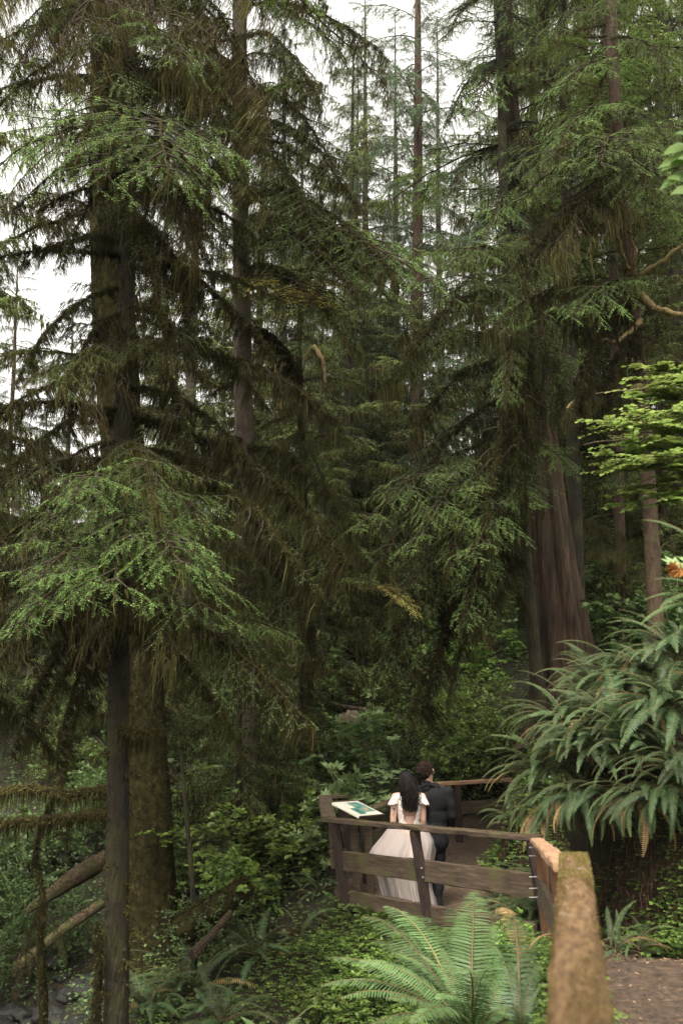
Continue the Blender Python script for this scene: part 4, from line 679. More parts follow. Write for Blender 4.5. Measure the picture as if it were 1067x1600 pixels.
# fern bank on the right: a rotten stump mound
def blob(name, c, rx, ry, rz, mat, root=None, seed=0, amp=.18, nu=64, nv=36, vstretch=1., extra=None, mats=None):
    r_ = np.random.default_rng(seed); u = np.linspace(0, 2 * np.pi, nu, endpoint=False); v = np.linspace(-np.pi / 2, np.pi / 2, nv); Uu, Vv = np.meshgrid(u, v); d = np.stack([np.cos(Vv) * np.cos(Uu), np.cos(Vv) * np.sin(Uu), np.sin(Vv)], -1)
    f = r_.normal(0, 1, (16, 3)) * np.linspace(1.2, 11, 16)[:, None]; ph = r_.random(16) * 6.28; nz = sum(np.sin(d @ ff + pp) / (1 + .35 * i) for i, (ff, pp) in enumerate(zip(f, ph)))
    Rr = 1 + amp * nz * .45; V = d * Rr[..., None] * np.array([rx, ry, rz]); mb = MB(); i = np.arange(nv - 1)[:, None] * nu; j = np.arange(nu)[None]; j2 = (j + 1) % nu
    mb.add(V, np.stack([i + j, i + j2, i + nu + j2, i + nu + j], -1).reshape(-1, 4), 0, 0, True)
    if extra: extra(mb, V)
    return mb, V
sc_ = np.array([4.0, 12.0, 1.95])
def rootcurtain(mb, V):
    n = 20000; P_ = V.reshape(-1, 3); P_ = P_[(P_[:, 2] > -.55) & (P_[:, 2] < .85) & ((P_[:, 1] < .3) | (P_[:, 0] < -.8))]; q = P_[rng.integers(0, len(P_), n)] * 1.02 + rng.normal(0, .05, (n, 3)); strands(mb, q, .08 + .6 * rng.random(n) ** 2, .003 + .013 * rng.random(n) ** 2, 1, rng.random(n) ** 1.3)
def bankroots(mb, V):
    rootcurtain(mb, V)
    n = 60000; x = rng.uniform(2.3, 4.6, n); y = rng.uniform(8.6, 15, n); z = hgt(x, y); gx_ = (hgt(x + .05, y) - z) / .05; gy_ = (hgt(x, y + .05) - z) / .05; sl = np.hypot(gx_, gy_); d, pz, hw = pathdist(x, y)
    m_ = (sl > .95) & (d > hw + .12) & (z < 2.3) & (rng.random(n) < .5); x, y, z, gx_, gy_, sl = x[m_], y[m_], z[m_], gx_[m_], gy_[m_], sl[m_]; k = len(x)
    q = np.stack([x - gx_ / sl * .06, y - gy_ / sl * .06, z + .05], -1) - sc_; strands(mb, q, .06 + .4 * rng.random(k) ** 2, .003 + .010 * rng.random(k) ** 2, 1, rng.random(k))
mb, V = blob('stump', sc_, 1.6, 1.45, 1.0, None, seed=6, amp=.34, extra=bankroots)
st = link('stump_mound', None, None, tuple(sc_)); tag(st, 'rotten stump mound with a curtain of dark reddish rootlets under the fern bank', 'stump'); mb.obj('root_mass', ['soil', 'rootlet'], st)
bank = [((958, 1120), 10.3, 2.62, 1.15, 46, 'big sword fern crowning the middle of the right bank'), ((885, 1120), 11.0, 2.55, 1.05, 40, 'sword fern on the left shoulder of the bank, against the red trunk base'), ((1040, 1090), 9.6, 2.8, 1.1, 44, 'sword fern arching at the right edge of the bank top'),
    ((925, 1165), 10.1, 2.35, 1.0, 38, 'sword fern hanging over the root curtain, centre of bank'), ((1000, 1165), 9.7, 2.4, 1.0, 40, 'sword fern drooping over the right part of the root curtain'), ((850, 1190), 11.0, 2.15, .95, 36, 'sword fern spilling from the left flank of the bank'),
    ((930, 1060), 11.8, 3.0, 1.05, 34, 'highest sword fern on the bank beside the red trunk'), ((1010, 1040), 11.0, 3.1, 1.1, 36, 'upright sword fern at the back of the bank, right side'), ((1055, 1010), 10.2, 3.3, 1.1, 30, 'topmost sword fern touching the right edge'), ((1060, 1180), 9.2, 2.4, .9, 30, 'sword fern at the right edge below the bank top')]
for (px, py), D, z_, s_, n_, lab in bank:
    p_ = P(px, py, D); fern((p_[0], p_[1], p_[2] - .12), s_ * .84, n_ + 14, lab, spread=1.05, dead=2, tilt=-6)
for px, py, D, s_, n_, lab in [(868, 1235, 10.9, .8, 30, 'fern draping the left edge of the root curtain'), (905, 1240, 10.2, .7, 24, 'fern hanging in front of the root curtain, left half'), (950, 1235, 10.0, .65, 20, 'fern hanging in front of the root curtain, centre'), (1000, 1245, 9.7, .7, 24, 'fern hanging in front of the root curtain, right half'), (1045, 1235, 9.4, .8, 26, 'fern drooping at the right edge beside the root curtain'), (850, 1275, 10.9, .6, 22, 'low fern at the bottom left corner of the root curtain'), (1020, 1120, 9.9, .9, 34, 'fern filling the bank between the middle and right crowns'), (900, 1140, 10.8, .9, 34, 'fern filling the bank between the left and middle crowns'), (975, 1075, 11.2, .95, 34, 'fern behind the big middle fern of the bank')]:
    fern(P(px, py, D), s_, n_, lab, az=(math.radians(150), math.radians(330)), tilt=-28 if py > 1200 else -8, spread=1.1, dead=3)
for (px, D, s_, n_, lab, dz) in [(805, 12.3, .85, 34, 'sword fern beside the path at the foot of the bank, left of the root curtain', .05), (770, 13.2, .7, 28, 'small sword fern leaning over the boardwalk behind the long railing', .05), (825, 11.9, .7, 26, 'sword fern just behind the right end of the long railing', .15), (842, 12.6, .85, 30, 'sword fern between the path fern and the bank', .3),
      (822, 13.6, .8, 30, 'fern on the shaded slope right of the path bend', .02), (852, 13.0, .85, 32, 'fern halfway up the slope behind the long railing', .02), (795, 14.6, .7, 26, 'fern at the path edge in front of the pale-topped railing end', .02), (868, 12.0, .8, 32, 'fern on the steep face under the left flank of the bank', .02), (838, 12.2, .7, 26, 'fern low on the steep face right beside the path', .02), (880, 11.2, .6, 22, 'fern among the hanging rootlets at the left', .02),
      (905, 8.4, .42, 14, 'single small fern behind the orange-brown railing', -.1), (940, 7.3, .42, 12, 'little fern at the foot of the bank above the bare path', .1), (975, 8.6, .5, 14, 'little fern in the middle of the clover slope', .1)]:
    fern(on(px, 0, D, dz), s_, n_, lab)
for px, py, s_, n_, lab in [(380, 1345, .95, 40, 'tall bluish fern left of the sign, mid slope'), (435, 1330, .9, 36, 'fern immediately left of the corner railing'), (350, 1310, .8, 30, 'upright fern under the bright shrub at left'), (470, 1345, .85, 34, 'fern at the foot of the corner railing post'), (430, 1400, .8, 34, 'dark glossy fern in the middle of the left slope'), (375, 1430, .7, 26, 'dark fern beside the fallen mossy log'),
      (300, 1560, 1.0, 40, 'large dark fern at the bottom left beside the thin trunk'), (235, 1600, .95, 34, 'dark fern at the bottom edge right of the thin trunk'), (400, 1500, .75, 26, 'shadowy fern below the mossy log'), (345, 1610, .8, 26, 'dark fern cut by the bottom edge left of centre'), (500, 1400, .55, 22, 'small fern in front of the corner railing'), (470, 1470, .6, 20, 'small dark fern amid the clover left of the pale fern')]:
    q = G(px, py, 6); fern((q[0], q[1], q[2] + .03), s_, n_, lab)
for px, D, s_, n_, lab in [(600, 18.5, .95, 34, 'fern behind the couple, left of the bride'), (560, 18, .85, 30, 'fern behind the information sign'), (640, 21, 1., 34, 'fern higher up behind the couple'), (700, 20, .8, 26, 'fern behind the pale-topped railing'), (505, 18, .8, 26, 'fern beyond the corner railing'), (760, 18.6, .7, 24, 'fern right behind the pale-topped railing end')]:
    fern(on(px, 0, D), s_, n_, lab)
# pale foreground fern: every frond placed
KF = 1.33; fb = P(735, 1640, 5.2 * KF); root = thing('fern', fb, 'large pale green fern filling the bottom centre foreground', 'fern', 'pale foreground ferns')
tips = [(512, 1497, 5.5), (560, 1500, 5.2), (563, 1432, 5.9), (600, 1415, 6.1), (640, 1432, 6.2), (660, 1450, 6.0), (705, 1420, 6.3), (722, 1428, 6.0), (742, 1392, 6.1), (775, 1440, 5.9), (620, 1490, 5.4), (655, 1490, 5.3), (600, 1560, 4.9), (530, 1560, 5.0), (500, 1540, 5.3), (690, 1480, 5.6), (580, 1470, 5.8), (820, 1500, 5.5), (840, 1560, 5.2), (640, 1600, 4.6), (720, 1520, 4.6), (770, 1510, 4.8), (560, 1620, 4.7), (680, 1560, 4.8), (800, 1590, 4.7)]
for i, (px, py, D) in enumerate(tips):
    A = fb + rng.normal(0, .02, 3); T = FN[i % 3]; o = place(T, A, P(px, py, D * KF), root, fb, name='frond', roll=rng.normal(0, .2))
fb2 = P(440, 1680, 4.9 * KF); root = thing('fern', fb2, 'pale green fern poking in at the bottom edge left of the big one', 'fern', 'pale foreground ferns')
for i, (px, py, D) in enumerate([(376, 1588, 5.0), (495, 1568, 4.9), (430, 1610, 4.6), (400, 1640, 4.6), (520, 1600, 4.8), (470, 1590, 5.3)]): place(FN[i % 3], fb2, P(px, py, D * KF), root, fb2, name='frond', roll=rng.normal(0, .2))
fb3 = P(815, 1640, 5.0); root = thing('fern', fb3, 'dark fern with curled tan dead fronds against the near railing', 'fern', 'sword ferns')
for i, (px, py, D) in enumerate([(835, 1470, 5.6), (790, 1500, 5.3), (760, 1480, 5.6), (800, 1440, 5.9), (845, 1540, 5.1), (770, 1560, 5.0), (850, 1500, 5.3), (830, 1590, 4.8), (860, 1560, 4.9), (790, 1585, 4.7)]): place(FR['fern'][i % 4], fb3, P(px, py, D), root, fb3, name='frond')
for px, py, D in [(775, 1430, 6.0), (862, 1458, 5.4), (800, 1462, 5.7)]: place(FR['fern_dead'][3], P(820, 1520, 5.4), P(px, py, D), root, fb3, name='dead_frond')

# ------------------------------------------------------------------ broad-leaved plants
def leafset(mb, p, d, s, mat, t, LF=(OV_V, OV_T), flat=.35):
    n = len(p); stamp(mb, LF[0], LF[1], p, d, Z + rng.normal(0, flat, (n, 3)), s, mat, t)
def shrub_mesh(name, seed, h, spread, nst, leaf, lmat, LF=(OV_V, OV_T), per=14, tri=True, flat=.35, up=.7):
    global rng
    rng = np.random.default_rng(seed); mb = MB()
    for i in range(nst):
        a = rng.random() * 6.28; L_ = h * rng.uniform(.6, 1.15); o = np.array([math.cos(a), math.sin(a), 0]); s = np.linspace(0, 1, 9)[:, None]
        c = o * spread * rng.uniform(.3, 1) * s ** 1.5 + Z * L_ * up * (1.4 * s - .5 * s ** 2.2) + np.cumsum(rng.normal(0, .012, (9, 3)), 0); c -= c[0]; tube(mb, c, .007 * (1 - s[:, 0]) + .002, 5, 1, .5)
        tw = [c[3:]]
        for j in range(3 + per // 5):
            k = rng.integers(3, 8); d = nrm(o * .6 + rng.normal(0, .6, 3) + Z * .1); l2 = L_ * rng.uniform(.2, .45); q = c[k] + d * l2 * np.linspace(0, 1, 5)[:, None] - Z * .15 * l2 * np.linspace(0, 1, 5)[:, None] ** 2; tube(mb, q, .0025, 3, 1, .6); tw.append(q[1:])
        for q in tw:
            n = per; x = rng.random(n) * (len(q) - 1.01); k = x.astype(int); p = q[k] + (q[k + 1] - q[k]) * (x - k)[:, None]; d = nrm(nrm(q[k + 1] - q[k]) * .5 + rng.normal(0, .7, (n, 3)) * np.array([1, 1, .3])); t = .2 + .7 * rng.random(n); ls = leaf * rng.uniform(.6, 1.15, n)
            leafset(mb, p + d * leaf * .3, d, ls, 0, t, LF, flat)
            if tri:
                sd2 = nrm(np.cross(Z, d))
                for sg_ in (1, -1): leafset(mb, p + d * leaf * .25, nrm(d * .4 + sd2 * sg_), ls * .8, 0, t - .05, LF, flat)
    T = Tpl(); T.arr = mb.arrays(); T.mats = (lmat, 'twig'); T.mesh = mesh_of(name, *T.arr, T.mats); rng = np.random.default_rng(seed + 9); return T
S_bright = [shrub_mesh('shrub', 451 + i, 1.3, .9, 18, .042, 'leaf', per=26, tri=False) for i in range(2)]
S_salmon = [shrub_mesh('shrub', 401 + i, 1.5, .9, 9, .085, 'leaf', per=10) for i in range(3)]
S_huck = [shrub_mesh('shrub', 411 + i, 1.2, .8, 16, .038, 'leaf_dark', per=26, tri=False) for i in range(3)]
S_club = [shrub_mesh('shrub', 421 + i, 1.1, .7, 7, .30, 'leaf_pale', LF=PALM, per=3, tri=False, flat=.18, up=.9) for i in range(2)]
S_maple = [shrub_mesh('shrub', 431, 1.6, 1.2, 8, .11, 'leaf', LF=MAPLE, per=9, tri=False, flat=.3)]
S_small = [shrub_mesh('plant', 441 + i, .5, .45, 9, .05, 'leaf', per=7, tri=True) for i in range(2)]
rng = np.random.default_rng(21)
def shrub(T, pos, s, label, cat='shrub', kind='shrub', group=None, sz=None):
    o = link(kind, T.mesh, None, tuple(float(v) for v in pos)); o.rotation_euler.z = rng.random() * 6.28; o.scale = (s, s, sz or s); return tag(o, label, cat, group)
GB = 'leafy shrubs'
for T, px, D, s_, dz, lab in [
    (S_salmon[0], 400, 13.5, 1.2, .1, 'bright-leaved shrub left of the corner railing'), (S_salmon[1], 350, 14.5, 1.3, .2, 'bright-leaved shrub halfway between the thick mossy tree and the sign'), (S_salmon[2], 455, 15, 1.1, .1, 'bright shrub just behind the corner railing'), (S_salmon[0], 300, 15, 1.2, .3, 'yellow-green shrub just right of the thick mossy trunk'),
    (S_salmon[1], 280, 17, 1.5, 1.2, 'bright shrub leaning out higher beside the thick mossy trunk'), (S_huck[0], 330, 12.5, 1.1, 0, 'fine-leaved dark shrub on the left slope'), (S_huck[1], 300, 18, 1.8, .2, 'dark fine-leaved shrub behind the left ferns'), (S_club[0], 520, 16.2, 1.0, .1, 'pale big-leaved plant right behind the corner railing cap'), (S_club[1], 560, 16.6, .95, .2, 'pale big-leaved plant behind the information sign'),
    (S_club[0], 490, 15.0, .85, -.1, 'pale big-leaved plant left of the corner railing cap'), (S_club[1], 540, 20, 1.2, .4, 'pale big-leaved plant farther up behind the sign'), (S_club[0], 590, 21.5, 1.1, .6, 'pale big-leaved plant in the distance above the sign'), (S_huck[2], 620, 19, 1.3, 0, 'dark fine-leaved bush behind the bride'), (S_huck[0], 680, 18.6, 1.1, 0, 'fine-leaved bush behind the groom'),
    (S_bright[0], 735, 18.9, 1.9, .2, 'round light green bush beyond the pale-topped railing'), (S_bright[1], 785, 19.0, 1.9, .4, 'tall green bush left of the flared red trunk'), (S_bright[1], 700, 20.5, 1.8, .3, 'green leafy bush above the groom'), (S_huck[0], 800, 18, 1.4, .2, 'bush at the foot of the flared red trunk'), (S_salmon[0], 735, 22, 1.8, .9, 'light green arching bush in front of the red trunk limbs'),
    (S_huck[2], 470, 20, 1.7, 0, 'dark bush left of the pale big-leaved plants'), (S_huck[0], 410, 18, 1.6, .1, 'dark bush behind the bright-leaved shrub'), (S_huck[1], 60, 18, 1.5, .1, 'leafy shrub beyond the creek at far left'), (S_huck[1], 20, 15.5, 1.2, .2, 'low dark shrub at the left edge above the logs'), (S_huck[0], 120, 16, 1.0, .1, 'leafy shrub above the fallen logs'), (S_maple[0], 540, 19, 1.0, 0, 'broad-leaved shrub between the sign and the hillside'),
    (S_small[0], 560, 10.9, 1.1, .25, 'leafy sprig in front of the long railing, left part'), (S_small[1], 600, 10.6, 1.2, .3, 'leafy sprig in front of the long railing, by the middle post'), (S_small[0], 640, 10.5, .9, .2, 'small sprig at the foot of the middle post'), (S_small[1], 500, 10.4, 1.0, .1, 'broad-leaved sprig below the corner railing'), (S_small[0], 535, 10.2, .9, 0, 'low sprig in front of the kick board'), (S_small[1], 790, 9.6, .9, .1, 'sprig under the right end of the long railing')]:
    shrub(T, on(px, 0, D, dz * .6), s_, lab, group=GB)
# vine maple overhanging at right
def spray_branch(mb, A, B, nl, leaf, mat, droop=.1, r=.006, LF=(OV_V, OV_T), t0=.3, sub=6):
    s = np.linspace(0, 1, 12)[:, None]; L_ = np.linalg.norm(B - A); c = A + (B - A) * s + Z * droop * L_ * (s - s ** 2) * 4 * .3 + np.cumsum(rng.normal(0, .006, (12, 3)), 0); tube(mb, c, r * (1 - s[:, 0]) + .0015, 5, 1, .9)
    T = nrm(B - A); S = nrm(np.cross(Z, T)); lst = [c[3:]]
    for j in range(sub):
        k = rng.integers(2, 10); d = nrm(T * .6 + S * rng.choice([-1, 1]) * .8 + Z * rng.normal(0, .15)); l2 = L_ * rng.uniform(.15, .4); q = c[k] + d * l2 * np.linspace(0, 1, 5)[:, None]; tube(mb, q, .002, 3, 1, .8); lst.append(q)
    for q in lst:
        n = nl; x = (np.arange(n) + .5) / n * (len(q) - 1.01); k = x.astype(int); p = q[k] + (q[k + 1] - q[k]) * (x - k)[:, None]; TT = nrm(q[k + 1] - q[k]); s2 = nrm(np.cross(Z, TT)) * np.where(np.arange(n) % 2, 1, -1)[:, None]
        leafset(mb, p, TT * .5 + s2 + rng.normal(0, .1, (n, 3)), leaf * rng.uniform(.7, 1.15, n), 0, t0 + .6 * rng.random(n), LF, .22)
b0 = P(1160, 700, 7.4); root = thing('maple_tree', (b0[0], b0[1], h1(b0[0], b0[1])), 'bright yellow-green layered maple boughs reaching in from the right edge', 'tree'); bz = np.array(root.location); mbt = MB()
tube(mbt, resample(np.array([(0, 0, -.2), (.05, 0, .8), (0, .05, 1.6), b0 - bz + (0, 0, 1.6)]), 20), np.linspace(.05, .03, 20), 8, 0, 0, lump=.2); mbt.obj('trunk', ['bark_rust'], root)
for (x1_, y1_, D1, y0_) in [(975, 570, 7.2, 600), (1000, 590, 7.0, 610), (925, 655, 7.0, 690), (940, 690, 6.9, 700), (930, 715, 7.1, 710), (960, 735, 6.8, 730), (950, 770, 7.1, 745), (990, 650, 6.9, 680), (1010, 700, 6.7, 700), (940, 790, 7.2, 760), (1000, 620, 7.3, 640), (985, 760, 6.9, 740), (1020, 570, 7.2, 600), (960, 640, 7.3, 670), (1010, 740, 6.9, 730), (1030, 660, 7, 690), (980, 700, 7.3, 715), (950, 675, 7.2, 685), (935, 740, 7, 730), (1000, 800, 7.1, 770), (965, 660, 6.7, 680), (990, 720, 6.6, 720), (1020, 640, 6.8, 650), (975, 610, 7.4, 630), (1040, 780, 6.8, 760), (1035, 600, 6.8, 610)]:
    mb = MB(); spray_branch(mb, P(1110, y0_, 7.3) - bz, P(x1_, y1_, D1) - bz, 17, .050, 'leaf_maple', sub=11); mb.obj('branch', ['leaf_maple', 'twig'], root)
for (x1_, y1_, D1, y0_) in [(932, 615, 7, 610), (936, 655, 7, 675), (905, 695, 7.1, 680)]:
    mb = MB(); spray_branch(mb, P(1110, y0_, 7.3) - bz, P(x1_, y1_, D1) - bz, 3, .05, 'leaf_maple', sub=2, r=.007); mb.obj('branch', ['leaf_maple', 'pale_root'], root)
# bright blades hanging in at upper right, orange leaf, fern tips
pb = P(1120, 250, 4.6); mb = MB(); root = thing('willow_bough', pb, 'bright green slender leaves poking in at the upper right edge', 'branch')
c = np.array([P(1120, 215, 4.6), P(1075, 235, 4.6), P(1058, 262, 4.6)]) - pb; tube(mb, c, .004, 5, 1, .8)
BL = (np.array([(0, 0, 0), (.3, .07, .01), (.7, .055, .0), (1, 0, -.06), (.7, -.055, 0), (.3, -.07, .01)]), np.array([(0, 1, 5), (1, 2, 4), (1, 4, 5), (2, 3, 4)]))
for (x0, y0, x1, y1) in [(1075, 225, 1038, 238), (1085, 240, 1030, 258), (1080, 250, 1032, 262), (1085, 262, 1030, 292), (1080, 270, 1040, 285), (1075, 245, 1045, 250), (1090, 250, 1060, 245), (1085, 285, 1045, 275), (1090, 215, 1055, 205), (1095, 290, 1050, 300)]:
    A, B = P(x0, y0, 4.6) - pb, P(x1, y1, 4.45) - pb; l_ = np.linalg.norm(B - A); stamp(mb, BL[0], BL[1], A[None], (B - A)[None], (Z * .6 + np.array([0, -1., 0]) + rng.normal(0, .3, 3))[None], np.array([[l_, l_ * 1.6, l_]]), 0, rng.random(1))
mb.obj('leaves', ['leaf_blade', 'twig'], root)
pb = P(1110, 900, 5.5); mb = MB(); root = thing('maple_bough', pb, 'drooping bough with a pale leaf and a curled orange leaf at the right edge', 'branch'); tube(mb, np.array([P(1110, 880, 5.5), P(1075, 890, 5.5), P(1045, 900, 5.5)]) - pb, .004, 5, 1, .8)
for mt_, x0, y0, x1, y1, s_ in [(0, 1060, 878, 1022, 882, .19), (0, 1075, 890, 1040, 902, .16), (0, 1085, 880, 1055, 872, .2)]:
    A, B = P(x0, y0, 5.5) - pb, P(x1, y1, 5.4) - pb; stamp(mb, PALM[0], PALM[1], A[None], (B - A)[None], (Z + np.array([0, -.6, 0]))[None], s_, 0, .6)
mb.obj('leaves', ['leaf_pale', 'twig'], root); mb = MB()
for x0, y0, x1, y1, s_ in [(1062, 888, 1018, 908, .15), (1055, 884, 1030, 895, .12), (1060, 890, 1035, 880, .10)]:
    A, B = P(x0, y0, 5.42) - pb, P(x1, y1, 5.35) - pb; stamp(mb, MAPLE[0] * np.array([1, .6, 3]), MAPLE[1], A[None], (B - A)[None], (Z * .3 + np.array([0, -1., .2]) + rng.normal(0, .2, 3))[None], s_, 0, rng.random())
mb.obj('withered_leaf', ['leaf_orange'], root)
fb4 = P(1130, 960, 5.6); root = thing('fern', fb4, 'light fern fronds reaching in from the right edge beside the orange leaf', 'fern', 'pale foreground ferns')
for px, py, D in [(1005, 938, 5.6), (1020, 905, 5.7), (1003, 812, 5.8), (1000, 975, 5.5), (1030, 950, 5.3)]: place(FN[1 + rng.integers(2)], fb4 + (0, 0, .15 if py < 850 else 0), P(px, py, D), root, fb4, name='frond')
# ------------------------------------------------------------------ logs, stumps, rocks
def log(pts, rads, label, mat='log', tuft=800, kind='fallen_log', cat='log', flute=.32, group=None):
    pts = np.array(pts); c = pts.mean(0); r = link(kind, None, None, tuple(c)); tag(r, label, cat, group); mb, p, R = trunk(pts, np.array(rads), None, 22, 50, .06, flute=flute, nf=15, base=c, seed=int(abs(pts[0][0] * 100)))
    for e in (0, -1):
        T = nrm(p[min(1, len(p) - 1)] - p[0]) if e == 0 else nrm(p[-1] - p[-2]); ring = mb.V[0].reshape(50, 22, 3)[e]; jj = np.arange(22); cc = ring.mean(0); mb.add(np.vstack([ring, cc]), np.stack([jj, (jj + 1) % 22, np.full(22, 22)], -1), 0, 0)
    if tuft:
        j = rng.integers(0, 49, tuft); th = rng.uniform(.3, 2.8, tuft); d = np.stack([np.cos(th) * .7, -np.abs(np.cos(th)) * .5, np.sin(th)], -1); q = p[j] - c + d * R[j][:, None]; stamp(mb, KITE[0], KITE[1], q, nrm(d + rng.normal(0, .5, d.shape)), rng.normal(0, 1, d.shape), np.stack([.02 + .04 * rng.random(tuft), .012 + 0 * th, th], -1), 1, rng.random(tuft))
    mb.obj('stem', [mat, 'moss'], r); return r
log([P(40, 1425, 14.2), P(120, 1368, 15.2), P(260, 1290, 17)], [.04, .13, .16], 'thick splintered log leaning up behind the thin trunk, lower left', tuft=500)
log([P(30, 1508, 13.2), P(95, 1455, 13.8), P(215, 1375, 15)], [.045, .06, .07], 'thinner pale log below the thick one, reaching the creek', tuft=200)
log([P(283, 1455, 12.4), P(330, 1425, 12.4), P(385, 1385, 12.8)], [.17, .16, .12], 'short dark mossy log among the ferns right of the thick mossy trunk', 'bark_mossy', tuft=2500)
log([P(300, 1492, 10.8), P(330, 1462, 11.2), P(360, 1425, 11.8)], [.05, .04, .03], 'thin reddish root lying below the short mossy log', 'bark_red', tuft=0)
# mossy hanging snag on the far left
root, base, p, R = tree('mossy_snag', 'crooked moss-hung dead sapling at the lower left edge', [(108, 1130, 11, 6), (104, 1200, 11, 9), (52, 1330, 11, 7), (70, 1400, 11, 9), (62, 1480, 11, 11), (70, 1560, 11, 13)], 'bark_mossy', seed=33, n=60, sides=12, tuft=5000)
limbs(root, base, [((106, 1210, 11), (52, 1350, 10.6), A0, .5), ((100, 1230, 11), (105, 1330, 10.4), A3, .6), ((70, 1400, 11), (40, 1520, 10.6), A1, .6), ((62, 1430, 11), (20, 1560, 10.5), D1_, .6), ((66, 1410, 11), (105, 1500, 10.5), D0_, .5)])
root, base, p, R = tree('mossy_snag', 'short mossy broken stem touching the thin front trunk at the bottom', [(152, 1440, 9.8, 6), (156, 1500, 9.8, 10), (150, 1600, 9.8, 14), (148, 1700, 9.8, 17)], 'bark_mossy', seed=35, n=40, sides=12, tuft=3500)
root, base, p, R = tree('sapling', 'thin dark sapling stem between the mossy trunk and the ferns', [(284, 1180, 12.5, 5), (290, 1260, 12.5, 6), (300, 1360, 12.5, 8), (304, 1430, 12.5, 8)], 'bark_dark', seed=36, n=30, sides=8)
root, base, p, R = tree('snag', 'thin dark dead stump pole in front of the far pole fence', [(598, 1096, 24, 16), (600, 1130, 24, 18), (601, 1180, 24, 20)], 'bark_dark', seed=37, n=30, sides=12)
# upturned root wads and rotten wood far behind
def rootwad(px, py, D, s, label, mat, n=16, kind='root_wad'):
    c = P(px, py, D); root = thing(kind, c, label, 'stump'); mb, V = blob('', c, s * .7, s * .5, s, None, seed=int(px), amp=.35, nu=36, nv=22)
    for i in range(n):
        a = rng.random() * 6.28; d = nrm(np.array([math.cos(a), -.3 + rng.normal(0, .3), math.sin(a) * 1.1])); q = np.cumsum(np.vstack([d * s * .3, [nrm(d + rng.normal(0, .35, 3)) * s * .22 for _ in range(5)]]), 0); tube(mb, q, np.linspace(.09, .015, 6) * s, 7, 0, 0, lump=.3)
    mb.obj('root_mass', [mat], root)
rootwad(475, 1078, 27, .85, 'pale upturned root wad on the hillside left of centre', 'pale_root')
rootwad(545, 1150, 22, .42, 'small pale broken snag below the pole fence', 'pale_root', 10)
rootwad(672, 1082, 28.5, .95, 'reddish crumbling stump behind the pole fence', 'red_rot', 8, 'rotten_stump')
root, base, p, R = tree('dead_tree', 'thin pale dead pole slanting above the upturned root wad', [(500, 985, 26, 4), (488, 1010, 26, 6), (478, 1040, 26, 8), (470, 1075, 26, 10)], 'pale_root', seed=38, n=24, sides=8)
root, base, p, R = tree('dead_tree', 'reddish splintered trunk glimpsed behind the drooping limbs', [(742, 820, 27, 10), (752, 900, 27, 18), (757, 960, 27, 20), (765, 1010, 27, 18), (770, 1100, 27, 20)], 'red_rot', seed=39, n=40, sides=12)
for i in range(34):
    px = rng.uniform(-10, 150); py = rng.uniform(1505, 1640); q = G(px, py, 8); s_ = rng.uniform(.08, .26); mb, V = blob('', q, s_, s_ * .8, s_ * .5, None, seed=500 + i, amp=.3, nu=20, nv=12)
    o = mb.obj('rock', ['rock'], None, (q[0], q[1], max(q[2], -1.93) + s_ * .1)); tag(o, 'small dark wet stone lying in the creek bed at the lower left', 'rock', 'wet creek stones')
# ------------------------------------------------------------------ ground cover (uncountable)
def scatter(n, x0, x1, y0, y1, keep=None):
    x = rng.uniform(x0, x1, n); y = rng.uniform(y0, y1, n); d, pz, hw = pathdist(x, y); m = d > hw * rng.uniform(.82, 1.15, n)
    cl = np.sin(x * 2.3 + 1.3 * np.sin(y * 1.7)) + np.sin(y * 2.9 + 1.1 * np.sin(x * 2.1)); m &= cl > rng.normal(-1.1, .9, n)
    if keep is not None: m &= keep(x, y)
    x, y = x[m], y[m]; return np.stack([x, y, hgt(x, y)], -1)
HEART = (np.array([(0, 0, 0), (.55, .42, .05), (1, .3, .03), (.85, 0, -.03), (1, -.3, .03), (.55, -.42, .05)]), np.array([(0, 3, 1), (1, 3, 2), (0, 5, 3), (5, 4, 3)]))
def clover(mb, p, s, mat):
    n = len(p); p = p + Z * (.03 + .13 * rng.random(n))[:, None]; a = rng.random(n) * 6.28; t = rng.random(n); Nn = nrm(Z + rng.normal(0, .3, (n, 3)))
    for k in range(3):
        b = a + k * 2.094; stamp(mb, HEART[0], HEART[1], p, np.stack([np.cos(b), np.sin(b), -.1 + 0 * b], -1), Nn, s * .75, mat, t)
def tag_cover(mb, name, mats, label): return tag(mb.obj(name, mats), label, None, None, 'stuff')
mb = MB(); q = scatter(95000, 1.9, 7, 3.0, 17.0); q[:, 2] += rng.random(len(q)) ** 2 * .12; clover(mb, q, rng.uniform(.035, .072, len(q)), 0); tag_cover(mb, 'clover_cover', ['oxalis'], 'bright clover-like leaves covering the right slope')
mb = MB(); q = scatter(52000, -2.4, 1.8, 4.5, 13.2, keep=lambda x, y: rng.random(len(x)) < np.clip((x + 1.6) / 1.6, .12, 1)); q[:, 2] += rng.random(len(q)) ** 2 * .1; clover(mb, q, rng.uniform(.026, .055, len(q)), 0); tag_cover(mb, 'clover_cover', ['oxalis'], 'low clover-like leaves under the railings and ferns')
mb = MB()
for n, box, sc2, mt_ in ((60000, (-12, 9, 12.5, 34), .05, 0), (14000, (-9, -1.5, 5, 16), .040, 0), (26000, (-20, 20, 30, 70), .13, 0)):
    q = scatter(n, *box); m_ = ~((np.hypot(q[:, 0] + 4.7, (q[:, 1] - 13.4) / 1.5) < 1.2)); q = q[m_]; k = len(q); q = q + Z * (rng.random(k) ** 1.5 * (.5 if sc2 < .1 else 1.2))[:, None]; d = rng.normal(0, 1, (k, 3)) * np.array([1, 1, .3])
    leafset(mb, q, d, sc2 * rng.uniform(.6, 1.6, k), 0, .1 + .8 * rng.random(k), flat=.45)
